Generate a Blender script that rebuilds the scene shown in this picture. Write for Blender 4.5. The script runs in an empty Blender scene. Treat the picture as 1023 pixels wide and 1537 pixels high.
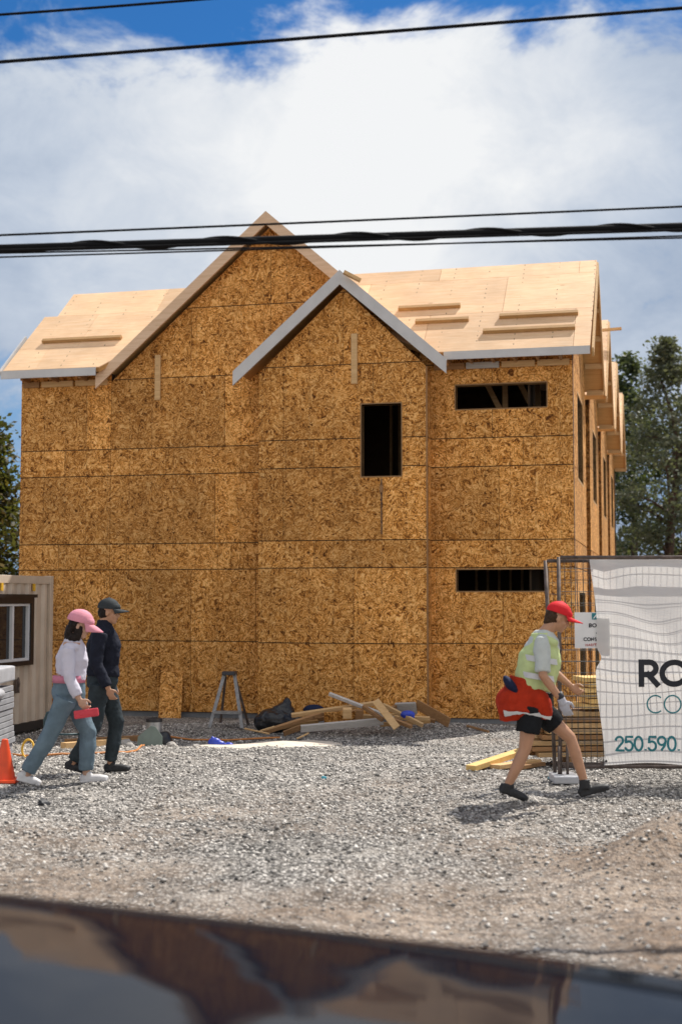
import bpy, bmesh, math, random
import numpy as np
from mathutils import Vector, Matrix, Euler
R = math.radians
SC = bpy.context.scene
COL = SC.collection

# ------------------------------------------------------------------ camera
cam_d = bpy.data.cameras.new("camera")
cam = bpy.data.objects.new("camera", cam_d); COL.objects.link(cam)
cam.location = (0, 0, 1.72)
cam.rotation_euler = (R(90 + 3.763), 0, 0)
cam_d.sensor_fit = 'VERTICAL'; cam_d.sensor_height = 36.0
cam_d.lens = 36.0 * 2000 / 1537
cam_d.clip_start = 0.05; cam_d.clip_end = 3000
cam_d.dof.use_dof = True
cam_d.dof.focus_distance = 15.5
cam_d.dof.aperture_fstop = 1.7
SC.camera = cam

# ------------------------------------------------------------------ light
SUN_EL, SUN_AZ = 54.0, 43.0        # azimuth clockwise from +Y (behind the house, to the right)
sd = Vector((math.sin(R(SUN_AZ)) * math.cos(R(SUN_EL)), math.cos(R(SUN_AZ)) * math.cos(R(SUN_EL)), math.sin(R(SUN_EL))))
sun_d = bpy.data.lights.new("sun", 'SUN'); sun = bpy.data.objects.new("sun", sun_d); COL.objects.link(sun)
sun_d.energy = 5.0; sun_d.angle = R(0.53); sun_d.color = (1.0, 0.95, 0.88)
sun.rotation_euler = (-sd).to_track_quat('-Z', 'Y').to_euler()
sun.location = (20, 30, 50)
SC.view_settings.view_transform = 'Standard'; SC.view_settings.look = 'None'
SC.view_settings.gamma = 1.0; SC.view_settings.exposure = 0.34

# ------------------------------------------------------------------ node helpers
class NT:
    def __init__(s, tree): s.t = tree; s.N = tree.nodes; s.L = tree.links
    def n(s, typ, **kw):
        nd = s.N.new(typ)
        for k, v in kw.items(): setattr(nd, k, v)
        return nd
    def put(s, sock, v):
        if isinstance(v, bpy.types.NodeSocket): s.L.new(v, sock)
        elif isinstance(v, (tuple, list)) and sock.type == 'RGBA' and len(v) == 3: sock.default_value = (*v, 1)
        else: sock.default_value = v
    def math(s, op, a, b=None, c=None, clamp=False):
        nd = s.n('ShaderNodeMath', operation=op, use_clamp=clamp)
        s.put(nd.inputs[0], a)
        if b is not None: s.put(nd.inputs[1], b)
        if c is not None: s.put(nd.inputs[2], c)
        return nd.outputs[0]
    def vmath(s, op, a, b=None, scale=None):
        nd = s.n('ShaderNodeVectorMath', operation=op); s.put(nd.inputs[0], a)
        if b is not None: s.put(nd.inputs[1], b)
        if scale is not None: s.put(nd.inputs['Scale'], scale)
        return nd.outputs['Vector'] if op not in ('DOT_PRODUCT', 'LENGTH') else nd.outputs['Value']
    def noise(s, vec, scale, detail=3, rough=0.5, dist=0.0, col=False):
        nd = s.n('ShaderNodeTexNoise'); s.put(nd.inputs['Vector'], vec)
        nd.inputs['Scale'].default_value = scale; nd.inputs['Detail'].default_value = detail
        nd.inputs['Roughness'].default_value = rough; nd.inputs['Distortion'].default_value = dist
        return nd.outputs['Color' if col else 'Fac']
    def voro(s, vec, scale, feature='F1', out='Color', rand=1.0):
        nd = s.n('ShaderNodeTexVoronoi', feature=feature); s.put(nd.inputs['Vector'], vec)
        nd.inputs['Scale'].default_value = scale; nd.inputs['Randomness'].default_value = rand
        return nd.outputs[out]
    def ramp(s, fac, stops, interp='LINEAR'):
        nd = s.n('ShaderNodeValToRGB'); s.put(nd.inputs[0], fac); cr = nd.color_ramp; cr.interpolation = interp
        while len(cr.elements) < len(stops): cr.elements.new(0.5)
        for e, (p, c) in zip(cr.elements, stops):
            e.position = p; e.color = (*c, 1) if isinstance(c, (tuple, list)) else (c, c, c, 1)
        return nd.outputs[0]
    def mix(s, f, a, b, mode='MIX'):
        nd = s.n('ShaderNodeMix', data_type='RGBA', blend_type=mode); s.put(nd.inputs[0], f)
        s.put(nd.inputs[6], a); s.put(nd.inputs[7], b); return nd.outputs[2]
    def mapv(s, vec, scale=(1, 1, 1), rot=(0, 0, 0), loc=(0, 0, 0)):
        nd = s.n('ShaderNodeMapping'); s.put(nd.inputs[0], vec)
        nd.inputs['Scale'].default_value = scale; nd.inputs['Rotation'].default_value = rot; nd.inputs['Location'].default_value = loc
        return nd.outputs[0]
    def sep(s, v): nd = s.n('ShaderNodeSeparateXYZ'); s.put(nd.inputs[0], v); return nd.outputs
    def smooth(s, v, lo, hi, a=0.0, b=1.0):
        nd = s.n('ShaderNodeMapRange', interpolation_type='SMOOTHSTEP'); s.put(nd.inputs[0], v)
        for i, q in enumerate((lo, hi, a, b)): nd.inputs[i + 1].default_value = q
        return nd.outputs[0]
    def bump(s, h, strength=0.5, dist=0.01):
        nd = s.n('ShaderNodeBump'); s.put(nd.inputs['Height'], h)
        nd.inputs['Strength'].default_value = strength; nd.inputs['Distance'].default_value = dist
        return nd.outputs[0]

def newmat(name):
    m = bpy.data.materials.new(name); m.use_nodes = True
    t = NT(m.node_tree); b = t.N['Principled BSDF']
    return m, t, b
def coords(t, which='Object'): return t.n('ShaderNodeTexCoord').outputs[which]
def attr(t, name):
    nd = t.n('ShaderNodeAttribute'); nd.attribute_name = name; return nd.outputs['Fac']

# ------------------------------------------------------------------ sky: Nishita blue with broken cloud, by direction
W = bpy.data.worlds.new("World"); SC.world = W; W.use_nodes = True
w = NT(W.node_tree); bg = w.N['Background']
skyn = w.n('ShaderNodeTexSky', sky_type='NISHITA'); skyn.sun_disc = False
skyn.sun_elevation = R(SUN_EL); skyn.sun_rotation = R(SUN_AZ); skyn.air_density = 1.0; skyn.dust_density = 0.3; skyn.ozone_density = 2.0
dirv = coords(w, 'Generated')
dx, dy, dz = w.sep(dirv)
el = w.math('ARCSINE', dz)                       # radians
az = w.math('ARCTAN2', dx, dy)
cmb = w.n('ShaderNodeCombineXYZ'); w.put(cmb.inputs[0], az); w.put(cmb.inputs[1], w.math('MULTIPLY', el, 1.5)); 
cv = cmb.outputs[0]
n1 = w.noise(w.vmath('ADD', cv, (3.1, 1.7, 0.4)), 9.5, 9, 0.64, 0.35)
n2 = w.noise(w.vmath('ADD', cv, (1.1, 5.2, 2.4)), 3.2, 3, 0.5, 0.1)
# the cloud bank thins out towards the zenith edge (blue breaks) and, low on the left, near the horizon
lowaz = w.smooth(az, -0.30, 0.10, 0.0, 1.0)
edge = w.math('ADD', 0.372, w.math('MULTIPLY', lowaz, 0.035))
b_top = w.math('ADD', w.smooth(w.math('SUBTRACT', el, edge), -0.06, 0.05, 0.34, -0.11), w.smooth(el, 0.55, 0.9, 0.0, 0.24))
b_low = w.math('ADD', w.math('MULTIPLY', w.smooth(el, 0.14, 0.26, 1.0, 0.0), w.smooth(az, -0.24, -0.10, -0.30, 0.0)), w.math('MULTIPLY', w.smooth(el, 0.20, 0.30, 1.0, 0.0), w.smooth(az, 0.10, 0.24, 0.0, -0.08)))
cover = w.math('ADD', w.math('ADD', n1, w.math('MULTIPLY', w.math('SUBTRACT', n2, 0.5), 0.35)), w.math('ADD', b_top, b_low))
mask = w.smooth(cover, 0.40, 0.66)
# cloud tone: bright core behind the gable, slate-blue and darker far left / low right
core = w.math('ADD', w.math('MULTIPLY', w.math('ABSOLUTE', w.math('SUBTRACT', az, 0.0)), 1.9), w.math('MULTIPLY', w.math('ABSOLUTE', w.math('SUBTRACT', el, 0.33)), 1.1))
tone = w.math('SUBTRACT', w.math('ADD', 1.10, w.math('MULTIPLY', w.math('SUBTRACT', n2, 0.5), 0.75)), core)
tone = w.math('ADD', tone, w.math('MULTIPLY', w.math('SUBTRACT', n1, 0.5), 0.75))
cloud = w.ramp(tone, [(0.25, (2.2, 2.9, 4.1)), (0.60, (4.3, 4.85, 5.7)), (1.10, (7.1, 7.2, 7.3))])
# unseen clouds behind the camera, brightened to light the shaded front of the house
back_boost = w.smooth(dy, 0.35, -0.35)
cloud = w.mix(back_boost, cloud, w.ramp(n2, [(0.3, (8.0, 7.8, 7.5)), (0.7, (12.0, 11.7, 11.2))]))
skyblue = w.mix(1.0, skyn.outputs[0], (0.16, 0.46, 0.76), 'MULTIPLY')
skyblue = w.mix(w.smooth(el, 0.10, 0.30, 0.85, 0.0), skyblue, (1.7, 3.2, 5.2))
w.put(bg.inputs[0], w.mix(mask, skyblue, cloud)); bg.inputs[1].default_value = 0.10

# ------------------------------------------------------------------ mesh builder
class MB:
    def __init__(s): s.v = []; s.f = []; s.m = []; s.t = []
    def add(s, verts, faces, mi=0, tone=0.5):
        o = len(s.v); s.v += [tuple(p) for p in verts]
        for f in faces: s.f.append([i + o for i in f]); s.m.append(mi); s.t.append(tone)
    def box(s, c, size, rot=None, mi=0, tone=0.5):
        M = rot if isinstance(rot, Matrix) else (Euler(rot).to_matrix() if rot else Matrix.Identity(3))
        c = Vector(c); h = [q / 2 for q in size]
        P = [c + M @ Vector((sx * h[0], sy * h[1], sz * h[2])) for sz in (-1, 1) for sy in (-1, 1) for sx in (-1, 1)]
        s.add(P, [(0, 2, 3, 1), (4, 5, 7, 6), (0, 1, 5, 4), (2, 6, 7, 3), (0, 4, 6, 2), (1, 3, 7, 5)], mi, tone)
    def b2(s, lo, hi, mi=0, tone=0.5):
        s.box([(a + b) / 2 for a, b in zip(lo, hi)], [abs(b - a) for a, b in zip(lo, hi)], None, mi, tone)
    def board(s, p1, p2, width, thick, up=(0, 0, 1), mi=0, tone=0.5):
        p1 = Vector(p1); p2 = Vector(p2); x = (p2 - p1); l = x.length; x.normalize()
        u = Vector(up); z = (u - x * u.dot(x)).normalized(); y = z.cross(x)
        s.box((p1 + p2) / 2, (l, thick, width), Matrix((x, y, z)).transposed(), mi, tone)
    def prism(s, poly, fn, d0, d1, mi=0, tone=0.5):
        n = len(poly); P = [fn(a, b, d0) for a, b in poly] + [fn(a, b, d1) for a, b in poly]
        F = [tuple(range(n)), tuple(range(2 * n - 1, n - 1, -1))] + [(i, i + n, (i + 1) % n + n, (i + 1) % n) for i in range(n)]
        s.add(P, F, mi, tone)
    def tube(s, pts, rad, n=8, mi=0, tone=0.5, closed=False, caps=True):
        pts = [Vector(p) for p in pts]; m = len(pts)
        if not isinstance(rad, (list, tuple)): rad = [rad] * m
        V = []; prev = None
        for i, p in enumerate(pts):
            a = pts[(i - 1) % m] if (closed or i > 0) else p
            b = pts[(i + 1) % m] if (closed or i < m - 1) else p
            d = (b - a).normalized() if (b - a).length > 1e-9 else Vector((0, 0, 1))
            if prev is None:
                q = Vector((0, 0, 1)) if abs(d.z) < 0.9 else Vector((1, 0, 0)); u = d.cross(q).normalized()
            else:
                u = (prev - d * prev.dot(d)); u = u.normalized() if u.length > 1e-6 else d.orthogonal().normalized()
            prev = u; w_ = d.cross(u); r = rad[i]
            rx, ry = r if isinstance(r, (tuple, list)) else (r, r)
            V += [p + u * (rx * math.cos(2 * math.pi * k / n)) + w_ * (ry * math.sin(2 * math.pi * k / n)) for k in range(n)]
        F = []
        for i in range(m if closed else m - 1):
            j = (i + 1) % m
            F += [(i * n + k, i * n + (k + 1) % n, j * n + (k + 1) % n, j * n + k) for k in range(n)]
        if caps and not closed: F += [tuple(range(n - 1, -1, -1)), tuple(range((m - 1) * n, m * n))]
        s.add(V, F, mi, tone)
    def ell(s, c, r, rot=None, nu=16, nv=10, mi=0, tone=0.5):
        M = rot if isinstance(rot, Matrix) else (Euler(rot).to_matrix() if rot else Matrix.Identity(3)); c = Vector(c); V = []
        for j in range(1, nv):
            ph = math.pi * j / nv
            V += [c + M @ Vector((r[0] * math.sin(ph) * math.cos(2 * math.pi * i / nu), r[1] * math.sin(ph) * math.sin(2 * math.pi * i / nu), r[2] * math.cos(ph))) for i in range(nu)]
        V += [c + M @ Vector((0, 0, r[2])), c + M @ Vector((0, 0, -r[2]))]; T = len(V) - 2
        F = [(j * nu + i, (j + 1) * nu + i, (j + 1) * nu + (i + 1) % nu, j * nu + (i + 1) % nu) for j in range(nv - 2) for i in range(nu)]
        F += [(T, i, (i + 1) % nu) for i in range(nu)] + [(T + 1, (nv - 2) * nu + (i + 1) % nu, (nv - 2) * nu + i) for i in range(nu)]
        s.add(V, F, mi, tone)
    def lathe(s, prof, c=(0, 0, 0), n=24, mi=0, tone=0.5):
        c = Vector(c); m = len(prof)
        V = [c + Vector((r * math.cos(2 * math.pi * k / n), r * math.sin(2 * math.pi * k / n), z)) for r, z in prof for k in range(n)]
        F = [(i * n + k, i * n + (k + 1) % n, (i + 1) * n + (k + 1) % n, (i + 1) * n + k) for i in range(m - 1) for k in range(n)]
        F += [tuple(range(n - 1, -1, -1)), tuple(range((m - 1) * n, m * n))]
        s.add(V, F, mi, tone)
    def build(s, name, mats, parent=None, smooth=False, bevel=0.0, label=None, cat=None, group=None, kind=None, loc=None):
        me = bpy.data.meshes.new(name); me.from_pydata(s.v, [], s.f)
        if not isinstance(mats, (list, tuple)): mats = [mats]
        for m_ in mats: me.materials.append(m_)
        me.polygons.foreach_set('material_index', s.m)
        a = me.attributes.new('tone', 'FLOAT', 'FACE'); a.data.foreach_set('value', [float(q) for q in s.t])
        bm = bmesh.new(); bm.from_mesh(me); bmesh.ops.recalc_face_normals(bm, faces=bm.faces); bm.to_mesh(me); bm.free()
        if smooth: me.polygons.foreach_set('use_smooth', [True] * len(me.polygons))
        o = bpy.data.objects.new(name, me); COL.objects.link(o)
        if loc: o.location = loc
        if parent: o.parent = parent
        if bevel:
            md = o.modifiers.new('bevel', 'BEVEL'); md.width = bevel; md.segments = 2; md.limit_method = 'ANGLE'
        return tag(o, label, cat, group, kind)
def tag(o, label=None, cat=None, group=None, kind=None):
    for k, v in (('label', label), ('category', cat), ('group', group), ('kind', kind)):
        if v: o[k] = v
    return o
def thing(name, label, cat, loc=(0, 0, 0), rz=0.0, group=None):
    o = bpy.data.objects.new(name, None); COL.objects.link(o); o.location = loc; o.rotation_euler = (0, 0, rz)
    return tag(o, label, cat, group)
def npmesh(name, V, F4=None, F3=None, mat=None, parent=None, tone=None, smooth=False):
    me = bpy.data.meshes.new(name); V = np.asarray(V, np.float32)
    F = F4 if F4 is not None else F3; k = F.shape[1]; F = np.asarray(F, np.int32)
    me.vertices.add(len(V)); me.vertices.foreach_set('co', V.ravel())
    me.loops.add(F.size); me.loops.foreach_set('vertex_index', F.ravel())
    me.polygons.add(len(F)); me.polygons.foreach_set('loop_start', np.arange(0, F.size, k, dtype=np.int32))
    try: me.polygons.foreach_set('loop_total', np.full(len(F), k, np.int32))
    except Exception: pass
    me.update(calc_edges=True)
    if tone is not None:
        a = me.attributes.new('tone', 'FLOAT', 'FACE'); a.data.foreach_set('value', np.asarray(tone, np.float32))
    if smooth: me.polygons.foreach_set('use_smooth', np.ones(len(F), bool))
    if mat: me.materials.append(mat)
    o = bpy.data.objects.new(name, me); COL.objects.link(o)
    if parent: o.parent = parent
    return o
def remesh(mb, name, mat, parent, voxel=0.008, smooth=4, label=None, folds=0.0, fscale=0.09):
    """one continuous surface from overlapping tapered volumes"""
    o = mb.build(name + '_raw', mat, None)
    md = o.modifiers.new('r', 'REMESH'); md.mode = 'VOXEL'; md.voxel_size = voxel
    ms = o.modifiers.new('s', 'SMOOTH'); ms.iterations = smooth; ms.factor = 0.5
    dg = bpy.context.evaluated_depsgraph_get()
    me = bpy.data.meshes.new_from_object(o.evaluated_get(dg))
    bpy.data.objects.remove(o); me.name = name
    me.materials.clear(); me.materials.append(mat)
    me.polygons.foreach_set('use_smooth', [True] * len(me.polygons))
    q = bpy.data.objects.new(name, me); COL.objects.link(q); q.parent = parent
    if folds:
        tx = bpy.data.textures.new('folds', 'CLOUDS'); tx.noise_scale = fscale; tx.noise_depth = 2
        md = q.modifiers.new('folds', 'DISPLACE'); md.texture = tx; md.strength = folds; md.mid_level = 0.45
    return tag(q, label)

# camera model in the photograph's pixels, used to place measured points in metres
_th = math.atan((900 - 768.5) / 2000.0)
_fw = Vector((0, math.cos(_th), math.sin(_th))); _up = Vector((0, -math.sin(_th), math.cos(_th)))
def at(x, y, D):
    d = _fw * 2000.0 + Vector((1, 0, 0)) * (x - 511.5) - _up * (y - 768.5)
    return Vector((0, 0, 1.72)) + d * (D / d.y)
# ------------------------------------------------------------------ materials
M = {}
def solid(name, col, rough=0.6, metal=0.0, var=0.12, scale=6.0, bump=0.0, bscale=40.0, spec=0.5, coat=0.0):
    m, t, b = newmat(name); co = coords(t)
    n = t.noise(co, scale, 5, 0.6)
    c = t.mix(t.ramp(n, [(0.3, 0.0), (0.7, 1.0)]), [q * (1 - var) for q in col], [min(1, q * (1 + var)) for q in col])
    t.put(b.inputs['Base Color'], c); b.inputs['Roughness'].default_value = rough; b.inputs['Metallic'].default_value = metal
    b.inputs['Specular IOR Level'].default_value = spec; b.inputs['Coat Weight'].default_value = coat
    if bump: t.put(b.inputs['Normal'], t.bump(t.noise(co, bscale, 4, 0.6), bump, 0.01))
    M[name] = m; return m

def osb(name, lite=1.0):
    m, t, b = newmat(name); co = coords(t)
    warp = t.noise(co, 3.2, 3, 0.55, 0.0, True)
    v = t.vmath('ADD', co, t.vmath('SCALE', t.vmath('SUBTRACT', warp, (0.5, 0.5, 0.5)), scale=0.55))
    fl = None
    # strands: voronoi cells stretched in two turned directions
    va = t.voro(t.mapv(v, (9.5, 9.5, 36), (0, 0.6, 0)), 1.0)
    vb = t.voro(t.mapv(v, (38, 38, 9), (0, -0.5, 0), (3, 1, 2)), 1.0)
    pick = t.ramp(t.noise(co, 7.0, 2), [(0.45, 0.0), (0.55, 1.0)])
    fl = t.sep(t.mix(pick, va, vb))[0]
    # curling grain between the strands
    g = t.noise(v, 6.3, 2, 0.5, 1.0)
    ln = t.math('SINE', t.math('MULTIPLY', g, 48.0))
    fine = t.noise(co, 120.0, 2, 0.6)
    h = t.math('ADD', t.math('MULTIPLY', fl, 0.38), t.math('ADD', t.math('MULTIPLY', ln, 0.20), t.math('MULTIPLY', fine, 0.40)))
    col = t.ramp(h, [(0.08, (0.10, 0.030, 0.004)), (0.24, (0.39, 0.150, 0.025)), (0.44, (0.66, 0.290, 0.060)), (0.70, (0.90, 0.52, 0.19))])
    # weathering, panel-to-panel tone and rows of nails over the studs
    tone = t.math('ADD', 0.84, t.math('MULTIPLY', attr(t, 'tone'), 0.30))
    stain = t.ramp(t.noise(t.mapv(co, (1, 1, 0.35)), 0.9, 5, 0.62), [(0.3, 0.78), (0.65, 1.06)])
    col = t.mix(1.0, col, t.math('MULTIPLY', tone, stain), 'MULTIPLY')
    x, y, z = t.sep(co)
    s_ = t.math('ADD', x, y)
    blot = t.ramp(t.noise(co, 2.3, 4, 0.7), [(0.35, 0.90), (0.62, 1.06)]); col = t.mix(1.0, col, blot, 'MULTIPLY')
    near = t.math('ABSOLUTE', t.math('SUBTRACT', t.math('FRACT', t.math('DIVIDE', s_, 0.4066)), 0.5))
    stud = t.smooth(near, 0.0, 0.03, 1.0, 0.0)
    dots = t.smooth(t.math('ABSOLUTE', t.math('SUBTRACT', t.math('FRACT', t.math('DIVIDE', z, 0.16)), 0.5)), 0.05, 0.16, 1.0, 0.25)
    col = t.mix(t.math('MULTIPLY', t.math('MULTIPLY', stud, dots), 0.75), col, (0.10, 0.05, 0.02))
    t.put(b.inputs['Base Color'], col); b.inputs['Roughness'].default_value = 0.78; b.inputs['Specular IOR Level'].default_value = 0.25
    t.put(b.inputs['Normal'], t.bump(h, 0.55, 0.006)); M[name] = m; return m
osb('osb')


def plywood(name, c1, c2, nails=True):
    m, t, b = newmat(name); co = coords(t)
    g = t.noise(t.mapv(co, (1.5, 16, 16)), 1.6, 6, 0.65, 0.6)
    big = t.noise(co, 1.3, 4, 0.6)
    col = t.mix(t.ramp(g, [(0.3, 0.0), (0.72, 1.0)]), c1, c2)
    kn = t.voro(t.mapv(co, (1.4, 3.4, 3.4)), 1.0, 'F1', 'Distance')
    col = t.mix(t.smooth(kn, 0.03, 0.10, 0.55, 0.0), col, (0.33, 0.17, 0.07))
    tone = t.math('ADD', 0.80, t.math('MULTIPLY', attr(t, 'tone'), 0.36))
    tone = t.math('MULTIPLY', tone, t.ramp(big, [(0.3, 0.84), (0.68, 1.04)]))
    col = t.mix(1.0, col, tone, 'MULTIPLY')
    if nails:
        x, y, z = t.sep(co)
        nx = t.math('ABSOLUTE', t.math('SUBTRACT', t.math('FRACT', t.math('DIVIDE', x, 0.61)), 0.5))
        ny = t.math('ABSOLUTE', t.math('SUBTRACT', t.math('FRACT', t.math('DIVIDE', z, 0.105)), 0.5))
        nl = t.math('MULTIPLY', t.smooth(nx, 0.008, 0.022, 1.0, 0.0), t.smooth(ny, 0.10, 0.2, 1.0, 0.0))
        nl = t.math('MULTIPLY', nl, t.ramp(t.noise(co, 9.0, 1), [(0.48, 0.0), (0.56, 1.0)]))
        col = t.mix(t.math('MULTIPLY', nl, 0.75), col, (0.16, 0.09, 0.05))
    t.put(b.inputs['Base Color'], col); b.inputs['Roughness'].default_value = 0.7; b.inputs['Specular IOR Level'].default_value = 0.3
    t.put(b.inputs['Normal'], t.bump(g, 0.25, 0.004)); M[name] = m; return m
plywood('ply', (0.80, 0.50, 0.27), (0.92, 0.65, 0.41))

def lumber(name, c1, c2, axis=0):
    m, t, b = newmat(name); co = coords(t)
    sc = [26, 26, 26]; sc[axis] = 1.6
    g = t.noise(t.mapv(co, sc), 1.0, 5, 0.65, 1.0)
    col = t.mix(t.ramp(g, [(0.3, 0.0), (0.7, 1.0)]), c1, c2)
    kn = t.voro(t.mapv(co, (3, 3, 3)), 1.0, 'F1', 'Distance')
    col = t.mix(t.smooth(kn, 0.04, 0.10, 0.6, 0.0), col, [q * 0.35 for q in c1])
    col = t.mix(1.0, col, t.math('ADD', 0.75, t.math('MULTIPLY', attr(t, 'tone'), 0.5)), 'MULTIPLY')
    t.put(b.inputs['Base Color'], col); b.inputs['Roughness'].default_value = 0.72; b.inputs['Specular IOR Level'].default_value = 0.3
    t.put(b.inputs['Normal'], t.bump(g, 0.3, 0.003)); M[name] = m; return m
lumber('pine', (0.50, 0.30, 0.13), (0.66, 0.44, 0.22))
lumber('pine_dark', (0.24, 0.125, 0.052), (0.36, 0.20, 0.09))
lumber('pine_mid', (0.34, 0.19, 0.075), (0.48, 0.29, 0.12))
lumber('soffit', (0.52, 0.27, 0.09), (0.66, 0.38, 0.15))
lumber('pine_yellow', (0.62, 0.38, 0.12), (0.78, 0.54, 0.22))
lumber('pine_grey', (0.36, 0.33, 0.30), (0.50, 0.47, 0.43))
lumber('rake_wood', (0.60, 0.40, 0.25), (0.74, 0.53, 0.36))
lumber('stud_wood', (0.22, 0.12, 0.05), (0.34, 0.20, 0.09))
solid('cable_black', (0.006, 0.006, 0.007), 0.8, 0, 0.2, spec=0.15)
solid('primed', (0.52, 0.51, 0.50), 0.55, 0, 0.08, 3.0, 0.1, 60)
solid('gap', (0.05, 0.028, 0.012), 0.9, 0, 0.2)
solid('concrete', (0.20, 0.205, 0.21), 0.85, 0, 0.25, 3.0, 0.4, 60)
solid('black_plastic', (0.010, 0.010, 0.012), 0.38, 0, 0.3, 5, 0.3, 12)
solid('dark_metal', (0.05, 0.05, 0.055), 0.45, 0.6, 0.25)
solid('galv', (0.40, 0.40, 0.40), 0.45, 0.7, 0.25, 14)
solid('rust_metal', (0.13, 0.10, 0.085), 0.6, 0.5, 0.45, 14)
solid('alu', (0.27, 0.265, 0.26), 0.5, 0.5, 0.25, 14)
solid('wire', (0.09, 0.085, 0.08), 0.5, 0.5, 0.2)
solid('rubber', (0.016, 0.016, 0.018), 0.55, 0, 0.2)
solid('cone_orange', (0.80, 0.075, 0.012), 0.45, 0, 0.14, 8)
solid('white_paint', (0.72, 0.72, 0.71), 0.45, 0, 0.06)
solid('white_plastic', (0.44, 0.445, 0.46), 0.4, 0, 0.12, 6, 0.5, 9)
solid('teal', (0.02, 0.20, 0.23), 0.6, 0, 0.06)
solid('ink', (0.012, 0.014, 0.022), 0.6, 0, 0.06)
solid('red_ink', (0.45, 0.04, 0.03), 0.6, 0, 0.06)
solid('blue_plastic', (0.02, 0.05, 0.42), 0.4, 0, 0.3, 14, 0.5, 20)
solid('cyan_plastic', (0.05, 0.30, 0.38), 0.4, 0, 0.2)
solid('cord_orange', (0.50, 0.19, 0.045), 0.6, 0, 0.2)
solid('hose_yellow', (0.70, 0.40, 0.03), 0.5, 0, 0.15)
solid('green_board', (0.16, 0.20, 0.17), 0.6, 0, 0.15)
solid('teal_tube', (0.025, 0.06, 0.07), 0.45, 0.2, 0.15)
solid('skin_tan', (0.45, 0.235, 0.135), 0.5, 0, 0.08, 12)
solid('skin_light', (0.48, 0.28, 0.19), 0.5, 0, 0.08, 12)
solid('hair_dark', (0.018, 0.012, 0.010), 0.5, 0, 0.3, 40, 0.6, 80, spec=0.15)
solid('hair_brown', (0.06, 0.032, 0.018), 0.5, 0, 0.3, 40, 0.6, 80, spec=0.15)
solid('cap_pink', (0.66, 0.27, 0.33), 0.75, 0, 0.1, 10, spec=0.15)
solid('cap_red', (0.62, 0.022, 0.028), 0.7, 0, 0.12, 10, spec=0.15)
solid('cap_black', (0.035, 0.04, 0.042), 0.75, 0, 0.2, 10, spec=0.15)
solid('cloth_white', (0.58, 0.55, 0.62), 0.85, 0, 0.06, 9, 0.3, 25, spec=0.15)
solid('cloth_pink', (0.55, 0.20, 0.27), 0.85, 0, 0.1, 9, spec=0.15)
solid('denim', (0.13, 0.18, 0.215), 0.9, 0, 0.22, 7, 0.3, 40, spec=0.15)
solid('denim_dark', (0.035, 0.045, 0.05), 0.9, 0, 0.3, 7, 0.3, 40, spec=0.15)
solid('jacket_navy', (0.014, 0.016, 0.026), 0.8, 0, 0.3, 7, 0.3, 25, spec=0.15)
solid('shoe_white', (0.60, 0.58, 0.57), 0.6, 0, 0.08, 12)
solid('shoe_black', (0.014, 0.014, 0.015), 0.6, 0, 0.2, 12)
solid('tee_grey', (0.50, 0.53, 0.50), 0.85, 0, 0.07, 9, 0.3, 25, spec=0.15)
solid('vest_lime', (0.52, 0.60, 0.28), 0.75, 0, 0.10, 9, 0.3, 25, spec=0.15)
solid('reflect', (0.60, 0.60, 0.60), 0.4, 0, 0.06)
solid('jacket_red', (0.38, 0.028, 0.008), 0.75, 0, 0.18, 8, 0.4, 14, spec=0.15)
solid('navy', (0.014, 0.02, 0.05), 0.8, 0, 0.2, spec=0.15)
solid('shorts_black', (0.013, 0.014, 0.016), 0.85, 0, 0.2, 9, 0.3, 30, spec=0.15)
solid('glove_grey', (0.42, 0.42, 0.46), 0.8, 0, 0.15)
solid('eye_dark', (0.02, 0.015, 0.012), 0.3, 0, 0.05)
solid('lip', (0.32, 0.12, 0.09), 0.5, 0, 0.05)
solid('red_case', (0.58, 0.04, 0.06), 0.5, 0, 0.1)
solid('bark', (0.085, 0.05, 0.035), 0.9, 0, 0.4, 9, 0.8, 16)
solid('sawdust', (0.62, 0.54, 0.44), 0.9, 0, 0.15, 8, 0.6, 60)
solid('window_white', (0.66, 0.66, 0.66), 0.4, 0, 0.05)
solid('tyre', (0.015, 0.015, 0.016), 0.8, 0, 0.2)
solid('rim', (0.45, 0.45, 0.47), 0.3, 0.9, 0.06)
solid('lamp_lens', (0.75, 0.76, 0.78), 0.12, 0.0, 0.03)
solid('tail_lens', (0.35, 0.01, 0.01), 0.15, 0.0, 0.03)
solid('trim_black', (0.02, 0.02, 0.02), 0.5, 0, 0.1)
solid('container_paint', (0.52, 0.42, 0.32), 0.55, 0, 0.16, 2.5, 0.15, 50)
solid('panel_grey', (0.30, 0.30, 0.31), 0.55, 0, 0.2, 5)

m, t, b = newmat('glass_dark'); M['glass_dark'] = m
b.inputs['Base Color'].default_value = (0.012, 0.016, 0.02, 1); b.inputs['Roughness'].default_value = 0.04; b.inputs['Specular IOR Level'].default_value = 0.6
t.put(b.inputs['Normal'], t.bump(t.noise(coords(t), 1.2, 2), 0.03, 0.05))
m, t, b = newmat('car_paint'); M['car_paint'] = m
fl = t.noise(coords(t), 900, 1)
t.put(b.inputs['Base Color'], t.mix(fl, (0.002, 0.003, 0.006), (0.005, 0.008, 0.016)))
b.inputs['Metallic'].default_value = 0.0; b.inputs['Specular IOR Level'].default_value = 0.0; b.inputs['Roughness'].default_value = 0.35; b.inputs['Coat Weight'].default_value = 0.58; b.inputs['Coat IOR'].default_value = 1.38; b.inputs['Coat Roughness'].default_value = 0.045
t.put(b.inputs['Coat Normal'], t.bump(t.noise(coords(t), 2.6, 2, 0.4), 0.10, 0.05))

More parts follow.
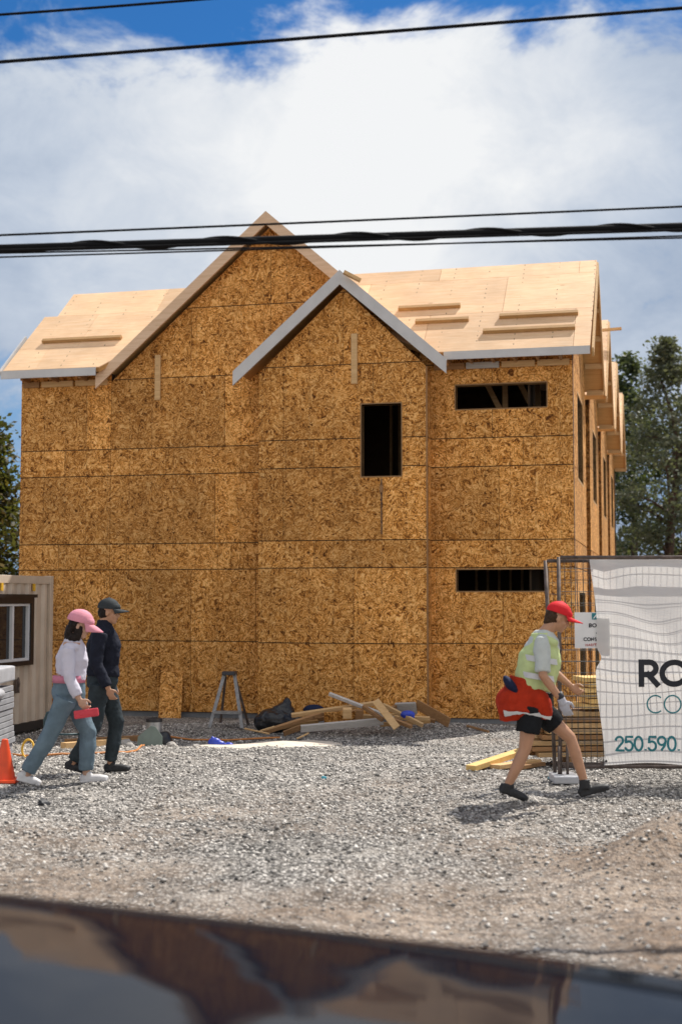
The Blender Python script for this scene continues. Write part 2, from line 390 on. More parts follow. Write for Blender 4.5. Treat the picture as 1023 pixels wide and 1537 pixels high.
# foliage
def leafmat(name, c1, c2, c3):
    m, t, b = newmat(name)
    col = t.ramp(attr(t, 'tone'), [(0.0, c1), (0.6, c2), (1.0, c3)])
    t.put(b.inputs['Base Color'], col); b.inputs['Roughness'].default_value = 0.55; b.inputs['Specular IOR Level'].default_value = 0.3
    tr = t.n('ShaderNodeBsdfTranslucent'); t.put(tr.inputs[0], t.mix(0.5, col, (0.20, 0.22, 0.03)))
    mx = t.n('ShaderNodeMixShader'); mx.inputs[0].default_value = 0.35
    t.L.new(b.outputs[0], mx.inputs[1]); t.L.new(tr.outputs[0], mx.inputs[2])
    t.L.new(mx.outputs[0], t.N['Material Output'].inputs['Surface']); M[name] = m
leafmat('leaf_green', (0.018, 0.032, 0.020), (0.040, 0.062, 0.030), (0.085, 0.100, 0.045))
leafmat('leaf_olive', (0.05, 0.060, 0.040), (0.125, 0.138, 0.09), (0.23, 0.23, 0.165))
leafmat('leaf_goldlit', (0.016, 0.022, 0.010), (0.055, 0.050, 0.012), (0.22, 0.13, 0.018))  # amber end of the ramp paints sunlight onto the dark leaves

# ground: gravel over packed dirt, by position on the lot
m, t, b = newmat('ground_mat'); M['ground'] = m; co = coords(t)
x, y, z = t.sep(co)
st = t.voro(co, 36.0, 'F1', 'Color'); sd1 = t.voro(co, 36.0, 'F1', 'Distance')
st2 = t.voro(co, 85.0, 'F1', 'Color'); sd2 = t.voro(co, 85.0, 'F1', 'Distance')
tone1 = t.sep(st)[0]; tone2 = t.sep(st2)[1]
gcol = t.ramp(t.math('ADD', t.math('MULTIPLY', tone1, 0.6), t.math('MULTIPLY', tone2, 0.4)), [(0.15, (0.07, 0.064, 0.057)), (0.36, (0.29, 0.27, 0.245)), (0.60, (0.52, 0.485, 0.44)), (0.84, (0.80, 0.75, 0.68))])
gap = t.smooth(t.math('ADD', t.math('MULTIPLY', sd1, 0.6), t.math('MULTIPLY', sd2, 0.4)), 0.30, 0.62, 1.0, 0.22)
gcol = t.mix(1.0, gcol, gap, 'MULTIPLY')
dn = t.noise(co, 1.1, 6, 0.65, 0.4); dn2 = t.noise(co, 14.0, 5, 0.65)
dcol = t.mix(t.ramp(dn, [(0.35, 0.0), (0.68, 1.0)]), (0.23, 0.165, 0.115), (0.41, 0.325, 0.25))
trk = t.noise(t.mapv(co, (0.9, 4.5, 1), (0, 0, 0.22)), 1.6, 6, 0.68, 0.4)
dcol = t.mix(t.ramp(trk, [(0.36, 0.75), (0.50, 0.0)]), dcol, (0.10, 0.075, 0.058))
dcol = t.mix(t.ramp(dn2, [(0.38, 0.75), (0.52, 0.0)]), dcol, (0.085, 0.06, 0.045))
zone = t.smooth(y, 6.5, 14.0, 0.11, -0.14)                                  # more bare dirt towards the road
zone = t.math('ADD', zone, t.math('MULTIPLY', t.smooth(y, 8.0, 10.5, 1.0, 0.0), t.smooth(x, 0.8, 2.0, 0.0, 0.22)))
patch = t.noise(t.mapv(co, (0.7, 1.0, 1.0)), 0.62, 5, 0.62, 0.5)
dm = t.smooth(t.math('ADD', patch, zone), 0.36, 0.80)
dm = t.math('MULTIPLY', dm, t.ramp(t.noise(co, 26.0, 3, 0.6), [(0.33, 0.55), (0.55, 1.0)]))
macro = t.ramp(t.noise(co, 0.55, 5, 0.6, 0.3), [(0.32, 0.74), (0.66, 1.14)])
fines = t.math('MULTIPLY', t.ramp(t.noise(co, 1.7, 6, 0.7, 0.6), [(0.50, 0.0), (0.68, 0.75)]), t.ramp(t.noise(co, 30.0, 3, 0.6), [(0.35, 0.4), (0.6, 1.0)]))
gcol = t.mix(fines, gcol, (0.50, 0.455, 0.40))
gcol = t.mix(1.0, gcol, macro, 'MULTIPLY')
col = t.mix(dm, gcol, dcol)
t.put(b.inputs['Base Color'], col); b.inputs['Roughness'].default_value = 0.9; b.inputs['Specular IOR Level'].default_value = 0.2
hh = t.math('ADD', t.math('MULTIPLY', t.math('SUBTRACT', 1.0, sd1), 0.7), t.math('ADD', t.math('MULTIPLY', t.math('SUBTRACT', 1.0, sd2), 0.3), t.math('MULTIPLY', dn2, 0.9)))
t.put(b.inputs['Normal'], t.bump(hh, 0.9, 0.02))
m, t, b = newmat('stone'); M['stone'] = m
t.put(b.inputs['Base Color'], t.ramp(attr(t, 'tone'), [(0.0, (0.06, 0.058, 0.055)), (0.35, (0.27, 0.25, 0.225)), (0.7, (0.50, 0.465, 0.42)), (1.0, (0.76, 0.71, 0.64))])); b.inputs['Roughness'].default_value = 0.85
# ------------------------------------------------------------------ ground
def sstep(a, b, v): v = np.clip((v - a) / (b - a), 0, 1); return v * v * (3 - 2 * v)
_rng = np.random.default_rng(5)
_k = [(_rng.uniform(0.6, 5.5), _rng.uniform(0, 6.28), _rng.uniform(0, 6.28)) for _ in range(26)]
_k2 = [(_rng.uniform(7, 17), _rng.uniform(0, 6.28), _rng.uniform(0, 6.28)) for _ in range(12)]
def hgt(x, y):
    x = np.asarray(x, float); y = np.asarray(y, float)
    h = -0.28 * sstep(12.8, 20.0, y)
    h = h + 0.10 * np.exp(-((x + 2.1) / 1.5) ** 2 - ((y - 20.6) / 0.75) ** 2)        # shaded gravel ridge along the wall
    h = h + 0.12 * np.exp(-((x - 1.5) / 1.1) ** 2 - ((y - 20.3) / 0.9) ** 2)         # gravel heap at the right corner
    d = (y - 9.2) - 0.75 * (x - 2.2)                                                 # dirt berm, lower right
    h = h + 0.30 * np.exp(-(d / 0.5) ** 2) * sstep(1.2, 2.4, x) * (1 - sstep(9.5, 12, y))
    h = h - 0.07 * np.exp(-((d - 1.15) / 0.35) ** 2) * sstep(1.0, 2.0, x) * (1 - sstep(10.5, 12.5, y))
    near = 1 - sstep(15, 22, y)
    nz = 0
    for f, a, p in _k: nz = nz + np.sin(f * (x * math.cos(a) + y * math.sin(a)) + p) / f
    n2 = 0
    for f, a, p in _k2: n2 = n2 + np.sin(f * (x * math.cos(a) + y * math.sin(a)) + p + 1.3 * np.sin(1.9 * x + p))
    h = h + 0.0028 * n2 * near * (1 - sstep(20, 24, np.hypot(x, y)))
    h = h + 0.012 * nz * (0.35 + 0.65 * near) * (1 - sstep(26, 40, np.hypot(x, y)))
    h = h - 0.035 * np.exp(-((y - 7.75 - 0.05 * x) / 0.16) ** 2) - 0.03 * np.exp(-((y - 9.15 + 0.10 * x) / 0.2) ** 2) * (1 - sstep(0.6, 1.6, x))   # wheel ruts
    return h
def hz(x, y): return float(hgt(x, y))
def spaced(a, lo, hi, b, step):
    mid = np.arange(lo, hi + 1e-6, step); g = 1.28
    l = []; s = step; q = lo
    while q > a: s *= g; q -= s; l.append(q)
    r = []; s = step; q = hi
    while q < b: s *= g; q += s; r.append(q)
    return np.array(l[::-1] + list(mid) + r)
gx = spaced(-400, -6.0, 5.0, 400, 0.05); gy = spaced(-300, 5.5, 21.5, 600, 0.05)
X, Y = np.meshgrid(gx, gy); Z = hgt(X, Y)
fine = ((X > -6.2) & (X < 5.2) & (Y > 5.3) & (Y < 21.7))
Z = Z + fine * _rng.normal(0, 0.0045, Z.shape)
nx_, ny_ = len(gx), len(gy)
idx = np.arange(nx_ * ny_).reshape(ny_, nx_)
F = np.stack([idx[:-1, :-1], idx[:-1, 1:], idx[1:, 1:], idx[1:, :-1]], -1).reshape(-1, 4)
g = npmesh('ground', np.stack([X, Y, Z], -1).reshape(-1, 3), F4=F, mat=M['ground'], smooth=True); tag(g, kind='structure')

# loose stones lying in the gravel (uncountable)
N = 60000
yy = 6.0 + 15.0 * _rng.random(N) ** 0.85; xx = (_rng.random(N) * 2 - 1) * 0.30 * yy
keep = ~((yy > 0) & (_rng.random(N) < 0.78 * (1 - sstep(7.5, 11.5, yy)))); yy = yy[keep]; xx = xx[keep]; N = len(xx)
sz = 0.0055 + 0.014 * _rng.random(N) ** 2.8; sz[: N // 300] *= 1.8
oct_ = np.array([(1, 0, 0), (-1, 0, 0), (0, 1, 0), (0, -1, 0), (0, 0, 1), (0, 0, -1)], float)
oF = np.array([(0, 2, 4), (2, 1, 4), (1, 3, 4), (3, 0, 4), (2, 0, 5), (1, 2, 5), (3, 1, 5), (0, 3, 5)])
V = oct_[None] * (sz[:, None, None] * (0.65 + 0.7 * _rng.random((N, 6, 1)))) * np.array([1.25, 1.0, 0.75])
an = _rng.random(N) * 6.28; ca, sa = np.cos(an), np.sin(an)
V = np.stack([V[..., 0] * ca[:, None] - V[..., 1] * sa[:, None], V[..., 0] * sa[:, None] + V[..., 1] * ca[:, None], V[..., 2]], -1) + _rng.normal(0, 0.18, V.shape) * sz[:, None, None]
V[..., 0] += xx[:, None]; V[..., 1] += yy[:, None]; V[..., 2] += (hgt(xx, yy) + sz * 0.25)[:, None]
Fs = (oF[None] + (np.arange(N) * 6)[:, None, None]).reshape(-1, 3)
o = npmesh('gravel', V.reshape(-1, 3), F3=Fs, mat=M['stone'], tone=np.repeat(_rng.random(N), 8)); tag(o, kind='stuff')

# ------------------------------------------------------------------ the house under construction
A = R(13.5); P0 = Vector((3.73, 21.3, 0)); LXv = Vector((math.cos(A), -math.sin(A), 0)); LYv = Vector((math.sin(A), math.cos(A), 0))
def loc(u, v, z): return P0 + LXv * u + LYv * v + Vector((0, 0, z))
house = thing('unfinished_house', 'long gabled house under construction, walls of bare strand board and roof of pale plywood', 'building', P0, -A)
rnd = random.Random(3)
def clip(poly, conv):
    out = poly; n = len(conv)
    for i in range(n):
        ax, ay = conv[i]; bx, by = conv[(i + 1) % n]; inp = out; out = []
        if not inp: return []
        f = lambda p: (bx - ax) * (p[1] - ay) - (by - ay) * (p[0] - ax)
        for j in range(len(inp)):
            p, q = inp[j], inp[(j + 1) % len(inp)]; fp, fq = f(p), f(q)
            if fp >= 0: out.append(p)
            if (fp >= 0) != (fq >= 0):
                s_ = fp / (fp - fq); out.append((p[0] + s_ * (q[0] - p[0]), p[1] + s_ * (q[1] - p[1])))
    return out
def rsub(r, h):
    a0, b0, a1, b1 = r; c0, d0, c1, d1 = h
    if c0 >= a1 or c1 <= a0 or d0 >= b1 or d1 <= b0: return [r]
    o = []
    if d0 > b0: o.append((a0, b0, a1, d0))
    if d1 < b1: o.append((a0, d1, a1, b1))
    lo, hi = max(b0, d0), min(b1, d1)
    if c0 > a0: o.append((a0, lo, c0, hi))
    if c1 < a1: o.append((c1, lo, a1, hi))
    return o
def panels(name, poly, rows, fn, openings=(), back=0.14, th=0.012, gh=0.008, gv=0.004, mats=None, label=None, parent=None):
    mb = MB(); A0 = min(p[0] for p in poly); A1 = max(p[0] for p in poly); B0 = min(p[1] for p in poly); B1 = max(p[1] for p in poly)
    for b0, b1, cuts in rows:
        ed = [A0] + [c for c in cuts if A0 < c < A1] + [A1]
        for a0, a1 in zip(ed[:-1], ed[1:]):
            rs = [(a0 + gv, b0 + gh, a1 - gv, b1 - gh)]; tn = rnd.random()
            for h in openings: rs = [q for r in rs for q in rsub(r, h)]
            for r in rs:
                pl = clip([(r[0], r[1]), (r[2], r[1]), (r[2], r[3]), (r[0], r[3])], poly)
                if len(pl) > 2: mb.prism(pl, fn, 0.0, th, 0, tn)
    rs = [(A0, B0, A1, B1)]
    for h in openings: rs = [q for r in rs for q in rsub(r, h)]
    for r in rs:
        pl = clip([(r[0], r[1]), (r[2], r[1]), (r[2], r[3]), (r[0], r[3])], poly)
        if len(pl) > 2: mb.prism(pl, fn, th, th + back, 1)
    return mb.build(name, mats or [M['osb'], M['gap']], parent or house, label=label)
ZB = -0.2; ROWZ = [(ZB, 1.01), (1.01, 2.24), (2.24, 2.69), (2.69, 3.89), (3.89, 4.36), (4.36, 5.59), (5.59, 6.8), (6.8, 8.4)]
def rowset(cuts): return [(b0, b1, c) for (b0, b1), c in zip(ROWZ, cuts + [[]] * 8)]
def front(v0): return lambda a, b, d: (a, v0 + d, b)
# left bay, main gable wall, projecting bay, right bay
panels('wall', [(-9.76, ZB), (-8.03, ZB), (-8.03, 5.93), (-9.76, 5.93)], rowset([[-9.2], [-8.7], [-9.0], [], [-8.9], [-8.5]]), front(0.15))
panels('wall', [(-8.03, ZB), (-2.2, ZB), (-2.2, 5.56), (-5.11, 8.16), (-8.03, 5.56)],
       rowset([[-6.52], [-6.52, -5.36], [-7.72, -5.8], [-6.1], [-7.0], [-5.93], [-6.55, -5.11], [-5.11]]), front(0.15), [(-3.6, 3.5, -2.5, 5.2)])
win_tall = (-3.397, 3.73, -2.735, 4.915)
panels('wall', [(-5.15, ZB), (-2.312, ZB), (-2.312, 5.50), (-3.70, 6.86), (-5.15, 5.50)],
       rowset([[-3.53], [-3.53], [-4.2], [-4.72, -3.06], [-4.2], [-4.72, -3.2], [-3.7]]), front(-0.4), [win_tall])
win_up = (-1.90, 4.84, -0.42, 5.235); win_low = (-1.90, 1.86, -0.425, 2.205)
panels('wall', [(-2.5, ZB), (0.0, ZB), (0.0, 5.88), (-2.5, 5.88)], rowset([[-1.35], [-1.15], [-1.1], [-1.2], [-0.8], [-1.3]]), front(0.0), [win_up, win_low])
for u0, v0, v1, sg in ((-2.312, -0.385, 0.0, 1), (-5.15, -0.385, 0.15, -1)):                        # returns of the projecting bay
    panels('wall_return', [(v0, ZB), (v1, ZB), (v1, 5.5), (v0, 5.5)], rowset([]), lambda a, b, d, u0=u0, sg=sg: (u0 - sg * d, a, b))
panels('wall', [(0.165, ZB), (20, ZB), (20, 5.6), (0.165, 5.6)], rowset([[2.4 * k for k in range(1, 8)]] * 6), lambda a, b, d: (-9.76 + d, a, b))
panels('wall', [(-9.76, ZB), (0, ZB), (0, 5.6), (-9.76, 5.6)], rowset([[-7, -4.6, -2.2]] * 6), lambda a, b, d: (a, 20.2 - d, b))
# thin strip on the bay corner, coloured dark to paint the shadow line there
mb = MB(); mb.b2((-2.325, -0.412, ZB), (-2.30, -0.401, 5.5)); mb.build('corner_shade_strip', M['pine_dark'], house)
def win_frame(r, v0):
    f = MB(); a0, b0, a1, b1 = r; e = 0.02
    f.b2((a0 - .012, v0 - .002, b0 - e), (a1 + .012, v0 + .19, b0)); f.b2((a0 - .012, v0 - .002, b1), (a1 + .012, v0 + .19, b1 + e))
    f.b2((a0 - e, v0 - .003, b0), (a0, v0 + .19, b1)); f.b2((a1, v0 - .003, b0), (a1 + e, v0 + .19, b1))
    f.build('window_opening', M['stud_wood'], house)
win_frame(win_tall, -0.4); win_frame(win_up, 0.0); win_frame(win_low, 0.0)
# inside: studs, roof webs and dark partitions added to block light behind the openings
mb = MB(); mb.b2((-9.5, 2.3, ZB), (-0.3, 2.4, 5.5)); mb.b2((-9.5, 0.4, 2.3), (-0.3, 6, 2.45)); mb.b2((-9.5, .35, 5.45), (-.3, 6, 5.5)); mb.b2((-.74, .2, ZB), (-.71, 20, 5.5)); mb.build('light_block_wall', M['gap'], house)
for k in range(5):
    mb = MB(); uu = -3.36 + 0.16 * k; mb.b2((uu, 1.75, 2.5), (uu + .04, 1.84, 5.4)); mb.build('stud', M['stud_wood'], house)
for k in range(8):
    mb = MB(); uu = -1.85 + 0.2 * k; mb.b2((uu, 1.85, ZB), (uu + .04, 1.94, 2.25)); mb.build('stud', M['stud_wood'], house)
for uu in (-1.5, -0.95):
    mb = MB(); mb.board((uu, 0.8, 5.4), (uu + .3, 0.8, 4.8), 0.09, 0.04); mb.board((uu + .32, .82, 5.4), (uu + .32, .82, 4.8), .09, .04, up=(1, 0, 0)); mb.build('roof_web', M['stud_wood'], house)
# foundation
mb = MB(); mb.b2((-9.72, .19, -0.75), (-2.3, .5, ZB)); mb.b2((-5.12, -.37, -0.75), (-2.33, .19, ZB)); mb.b2((-2.33, .03, -0.75), (-.02, .5, ZB)); mb.b2((-.4, .5, -.75), (-.02, 20, ZB)); mb.b2((-9.72, .5, -.75), (-9.4, 20, ZB))
mb.build('foundation', M['concrete'], house)
# right flank: four gabled bays, each with openings, and the recesses between them
STEP = 5.13
for k in range(4):
    v0 = STEP * k; ops = [(v0 + 1.15, 3.77, v0 + 2.7, 5.22), (v0 + 1.15, -0.12, v0 + 2.9, 1.84)]
    s0 = v0 + (0.155 if k == 0 else 0)
    panels('wall', [(s0, ZB), (v0 + 3.6, ZB), (v0 + 3.6, 5.6), (v0 + 1.78, 7.30), (s0, 5.74 if k == 0 else 5.6)],
           [(b0, b1, [v0 + 1.22, v0 + 2.44]) for b0, b1 in ROWZ], lambda a, b, d: (-d, a, b), ops)
    for r in ops:
        f = MB(); a0, b0, a1, b1 = r
        f.b2((-.19, a0 - .03, b0 - .03), (.004, a1 + .03, b0)); f.b2((-.19, a0 - .03, b1), (.004, a1 + .03, b1 + .03))
        f.b2((-.19, a0 - .03, b0), (.003, a0, b1)); f.b2((-.19, a1, b0), (.003, a1 + .03, b1))
        f.b2((-.17, (a0 + a1) / 2 - .04, b0), (-.09, (a0 + a1) / 2 + .04, b1)); f.build('window_opening', M['pine'], house)
    panels('wall', [(v0 + 3.6, ZB), (v0 + STEP, ZB), (v0 + STEP, 5.6), (v0 + 3.6, 5.6)], [(b0, b1, []) for b0, b1 in ROWZ], lambda a, b, d: (-0.5 - d, a, b), [(v0 + 4.0, 3.5, v0 + 4.7, 5.2)])
    for vv, sg in ((v0 + 3.6, -1),) + (((v0, 1),) if k else ()):
        panels('wall_return', [(-0.5, ZB), (-0.013, ZB), (-0.013, 5.6), (-0.5, 5.6)], [(b0, b1, []) for b0, b1 in ROWZ], lambda a, b, d, vv=vv, sg=sg: (a, vv + sg * d, b))
# ---- roof
SL = 0.885; SN = math.hypot(1, SL)
def slope(ve, ze, sgn=1):                # a = u, b = distance up the slope; d goes down through the sheet
    return lambda a, b, d: (a, ve + sgn * (b / SN + d * SL / SN), ze + b * SL / SN - d / SN)
def rrows(b1, off): 
    out = []; b = 0; i = 0
    while b < b1: out.append((b, min(b + 1.22, b1), [q + (1.22 if (i + off) % 2 else 0) for q in np.arange(-14.6, 6, 2.44)])); b += 1.22; i += 1
    return out
PL = [M['ply'], M['soffit']]
HB = 2.16 * SN
def vslope(pts, ve): return [(u, (v - ve) * SN) for u, v in pts]
panels('roof', vslope([(-2.12, -.4), (.30, -.4), (.33, 1.76), (-4.7, 1.76), (-4.2, 1.0), (-3.0, 0.0)], -.4), rrows(HB, 0), slope(-.4, 5.73), back=.10, th=.018, gh=.003, gv=.003, mats=PL)
pl1 = vslope([(-9.92, -.25), (-8.10, -.25), (-6.57, 1.17), (-9.83, 1.17)], -.25); pl2 = vslope([(-9.57, 1.17), (-6.57, 1.17), (-5.9, 1.80), (-9.54, 1.80)], -.25)
panels('roof', pl1, [(0, .72, [-9.3]), (.72, 1.42 * SN, [-8.75])], slope(-.25, 5.76), back=.08, th=.018, gh=.003, gv=.003, mats=PL)
panels('roof', pl2, [(1.42 * SN, 2.05 * SN, [-7.6])], slope(-.25, 5.76), back=.08, th=.018, gh=.003, gv=.003, mats=PL)
for k in range(4):
    v0 = STEP * k; vr = 1.76 + v0
    if k: panels('roof', [(-9.9, 0), (.33, 0), (.33, HB), (-9.9, HB)], rrows(HB, k), slope(-.4 + v0, 5.73), back=.10, th=.018, gh=.003, gv=.003, mats=PL)
    if k == 0: panels('roof', [(-9.55, 0), (-5.0, 0), (-5.0, HB), (-9.55, HB)], rrows(HB, k + 1), slope(vr + 2.20, 5.61, -1), back=.08, th=.018, gh=.003, gv=.003, mats=PL)
    panels('roof', [(-9.6 if k else -5.0, 0), (.33, 0), (.33, HB), (-9.6 if k else -5.0, HB)], rrows(HB, k + 1), slope(vr + 2.16, 5.73, -1), back=.10, th=.018, gh=.003, gv=.003, mats=PL)
    # rake boards and lookouts under the overhang of the back slope
    f = MB()
    f.board((.345, vr + .0, 7.53), (.345, vr + 2.16, 5.62), .16, .03); f.board((.345, vr, 7.53), (.345, v0 - .38, 5.63), .16, .03); f.build('rake_board', M['pine'], house)
    for q in np.linspace(.15, 2.05, 5):
        f = MB(); f.b2((.02, vr + q - .02, 7.62 - q * SL - .235), (.325, vr + q + .02, 7.62 - q * SL - .14)); f.build('lookout', M['pine'], house)
    f = MB(); f.b2((-9.4, v0 + 3.7, 5.48), (-.45, v0 + STEP - .1, 5.58)); f.build('valley_deck', M['ply'], house)
f = MB(); f.board((.1, 6.2, 7.28), (.62, 6.2, 7.30), .05, .09); f.build('outrigger', M['pine'], house)
# main gable roof (ridge runs back), brown rake boards
GS = 0.88
def gable_roof(up, zp, drop_l, drop_r, v0, v1, th, name_mats, rakew, rmat, rd):
    for sgn, dr in ((-1, drop_l), (1, drop_r)):
        n = math.hypot(1, GS); fn = lambda a, b, d, sgn=sgn: (up + sgn * (b / n - d * GS / n), a, zp - b * GS / n - d / n)
        panels('roof', [(v0 + .035, 0), (v1, 0), (v1, dr * n), (v0 + .035, dr * n)], [(0, 1.22, [2.2]), (1.22, 2.44, [1.0]), (2.44, 5, [2.2])], fn, back=th, th=.018, gh=.003, gv=.003, mats=PL)
        f = MB(); e = 0.004
        pl = [(up, zp + e), (up + sgn * (dr + .02), zp - (dr + .02) * GS + e), (up + sgn * (dr + .02), zp - (dr + .02) * GS - rakew), (up, zp - rakew)]
        f.prism(pl, lambda a, b, d: (a, d, b), v0 + (0 if sgn < 0 else .002), v0 + .035); f.build('rake_board', rmat, house)
gable_roof(-5.130, 8.345, 3.07, 1.62, -.12, 4.0, .05, PL, .225, M['rake_wood'], 0)
gable_roof(-3.723, 7.13, 1.81, 1.74, -.58, 1.4, .05, PL, .235, M['primed'], 0)
# eave fascia and blocking
f = MB(); f.b2((-2.03, -.43, 5.595), (.30, -.402, 5.725)); f.build('fascia', M['primed'], house)
f = MB(); f.b2((-9.95, -.28, 5.61), (-8.15, -.252, 5.75)); f.build('fascia', M['primed'], house)
f = MB(); f.board((-9.955, -.27, 5.69), (-9.955, .7, 6.5), .15, .03, up=(0, 0, 1)); f.build('rake_board', M['primed'], house)
for (a0, a1, v0, mt) in ((-9.7, -9.4, .10, 'pine_dark'), (-9.35, -8.75, .10, 'pine'), (-8.7, -8.1, .10, 'pine'), (-2.25, -1.75, -.05, 'pine_dark'), (-1.72, -1.18, -.05, 'pine_grey'), (-1.14, -.6, -.05, 'pine'), (-.56, -.05, -.05, 'pine')):
    f = MB(); f.b2((a0, v0, 5.50), (a1, v0 + .04, 5.60)); f.build('eave_block', M[mt], house)
for k in range(9):
    f = MB(); uu = (-9.6 + .55 * k) if k < 3 else (-2.0 + .36 * (k - 3)); v0 = -.22 if k < 3 else -.38
    f.b2((uu, v0, 5.58), (uu + .04, .1, 5.66)); f.build('rafter_tail', M['pine_dark'], house)
f = MB(); f.board((-3.62, -.70, 7.06), (-3.36, -.62, 6.92), .05, .12); f.build('ridge_block', M['pine'], house)
f = MB(); f.board((-7.155, .125, 5.99), (-7.155, .125, 5.20), .10, .035, up=(1, 0, 0)); f.build('brace_board', M['pine'], house)
f = MB(); f.board((-3.51, -.42, 6.09), (-3.51, -.42, 5.26), .10, .035, up=(1, 0, 0)); f.build('brace_board', M['pine'], house)
f = MB(); f.board((-3.06, -.412, 3.68), (-3.06, -.412, 2.78), .014, .012, up=(1, 0, 0)); f.build('cable_drop', M['dark_metal'], house)
f = MB(); f.box((-3.06, -.42, 3.52), (.05, .03, .12)); f.build('vent_box', M['pine_dark'], house)

# timber cleats lying on the roof slopes
def cleat(u0, u1, v, z0, v0, label):
    c0 = loc(u0, v, z0 + SL * (v - v0) + .035); c1 = loc(u1, v, z0 + SL * (v - v0) + .035)
    mb = MB(); nrm = (Vector((0, 0, 1)) - LYv * SL).normalized(); mb.board(c0, c1, .075, .085, up=nrm); 
    mb.build('roof_cleat', M['pine_mid'], label=label, cat='timber cleat', group='timber cleats on the roof', bevel=.004)
cleat(-9.5, -7.97, .43, 5.76, -.25, 'long timber cleat alone on the left roof slope')
cleat(-2.98, -1.91, .67, 5.73, -.4, 'upper of the two timber cleats beside the small gable on the right roof')
cleat(-2.62, -1.72, .31, 5.73, -.4, 'lower and shorter timber cleat beside the small gable on the right roof')
cleat(-1.21, .08, .34, 5.73, -.4, 'upper of the two timber cleats near the right end of the roof')
cleat(-1.44, .05, -.01, 5.73, -.4, 'lowest timber cleat just above the grey fascia at the right end')
# ------------------------------------------------------------------ trees
def tree(name, label, x, y, H, rx, ry, zlow, nclump, nleaf, leaf, mat, seed, spire=0.0, group=None, trunk_r=0.2):
    z0 = hz(x, y); root = thing(name, label, 'tree', (x, y, z0), group=group)
    rg = np.random.default_rng(seed); tr = MB()
    pts = [(rg.normal(0, .06) * k, rg.normal(0, .06) * k, H * 0.9 * k / 7) for k in range(8)]
    tr.tube(pts, [trunk_r * (1 - .85 * k / 7) for k in range(8)], 9)
    C = []; S = []
    while len(C) < nclump:
        h = rg.random(); zz = zlow + (H - zlow) * h
        prof = (math.sin(math.pi * min(1, (0.10 + 0.90 * h)) ** 0.85)) * (1 - spire) + spire * (1 - h) ** 0.8
        prof = max(prof, .05); ang = rg.random() * 6.283; q = rg.random() ** 0.45
        lump = 1 + .28 * math.sin(3 * ang + 5 * h + seed) + .18 * math.sin(7 * h * 3.1 + seed * 2)
        C.append((rx * prof * q * lump * math.cos(ang), ry * prof * q * lump * math.sin(ang), zz)); S.append(rg.uniform(.35, .95) * (0.55 + .45 * prof))
    for c, s_ in list(zip(C, S))[::3]:
        zt = max(0.25 * H, c[2] - (abs(c[0]) + abs(c[1])) * .45); k = min(zt / (H * .9), 0.98)
        a = Vector(pts[int(k * 7)]); a.z = zt; b_ = Vector(c); mid = (a + b_) / 2 + Vector((0, 0, .12 * (b_ - a).length))
        r0 = trunk_r * (1 - .85 * k) * .42; tr.tube([a, mid, b_], [r0, r0 * .6, r0 * .18], 5)
    tr.build('trunk', M['bark'], root, smooth=True)
    C = np.array(C); S = np.array(S); per = nleaf // nclump
    P = np.repeat(C, per, 0) + rg.normal(0, 1, (nclump * per, 3)) * np.repeat(S, per)[:, None] * np.array([.62, .62, .42])
    n = len(P); u = rg.normal(0, 1, (n, 3)); u[:, 2] *= .6; u /= np.linalg.norm(u, axis=1)[:, None]
    v = np.cross(u, rg.normal(0, 1, (n, 3))); v /= np.linalg.norm(v, axis=1)[:, None]
    L = leaf * (.6 + .8 * rg.random(n))[:, None]
    V = np.stack([P - u * L * .5, P + v * L * .28, P + u * L * .5, P - v * L * .28], 1).reshape(-1, 3)
    ct = rg.random(nclump); tone = np.clip(np.repeat(ct, per) * .55 + rg.random(n) * .45, 0, 1)
    npmesh('crown', V, F4=np.arange(4 * n).reshape(-1, 4), mat=M[mat], parent=root, tone=tone)
    return root
TG = 'trees behind the house'
tree('broadleaf_tree', 'tall olive green tree with ragged top filling the sky right of the house', 11.75, 48, 11.3, 2.6, 2.6, 1.0, 150, 17500, .17, 'leaf_olive', 11, .25, trunk_r=.26)
tree('broadleaf_tree', 'smaller dark tree peeping out just right of the far gables', 11.75, 54, 11.9, 1.9, 2.2, 1.2, 90, 10500, .20, 'leaf_green', 23, .3)
tree('broadleaf_tree', 'dark green tree at the right edge behind the tall olive tree', 15.4, 54, 11.2, 2.8, 2.4, 0.8, 110, 14000, .22, 'leaf_green', 31, .2)
tree('broadleaf_tree', 'dark tree with yellow lit leaves beyond the left corner of the house', -9.0, 33, 6.3, 1.5, 1.6, 0.6, 100, 19000, .17, 'leaf_goldlit', 7, .45)
tree('broadleaf_tree', 'dark conifer at the left edge behind the yellow tinged tree', -11.6, 38, 7.4, 1.9, 1.8, .5, 80, 9000, .22, 'leaf_green', 43, .4)

# ------------------------------------------------------------------ overhead cables crossing the view
def cable(pl, pr, D, r, label, name='overhead_cable', sag=0.10, twist=False):
    a = at(*pl, D); b = at(*pr, D); d = (b - a); a0 = a - d * 3.0; b0 = b + d * 3.0; n = 120
    P = []
    for i in range(n + 1):
        s_ = i / n; p = a0.lerp(b0, s_); 
        p.z += sag * ((2 * s_ - 1) ** 2 - (1 / 7.0) ** 2); P.append(p)
    mb = MB(); mb.tube(P, r, 8)
    if twist:
        Q = []
        for i in range(n * 6 + 1):
            s_ = i / (n * 6); p = a0.lerp(b0, s_); p.z += sag * ((2 * s_ - 1) ** 2 - (1 / 7.0) ** 2); th = s_ * (b0 - a0).length * 2 * math.pi / 0.9
            Q.append(p + Vector((0, math.cos(th), math.sin(th))) * r * .95)
        mb.tube(Q, r * .42, 6)
    mb.build(name, M['cable_black'], smooth=True, label=label, cat='cable', group='overhead cables')
cable((0, 22), (290, 0), 9.2, .010, 'black cable clipping the top left corner of the sky')
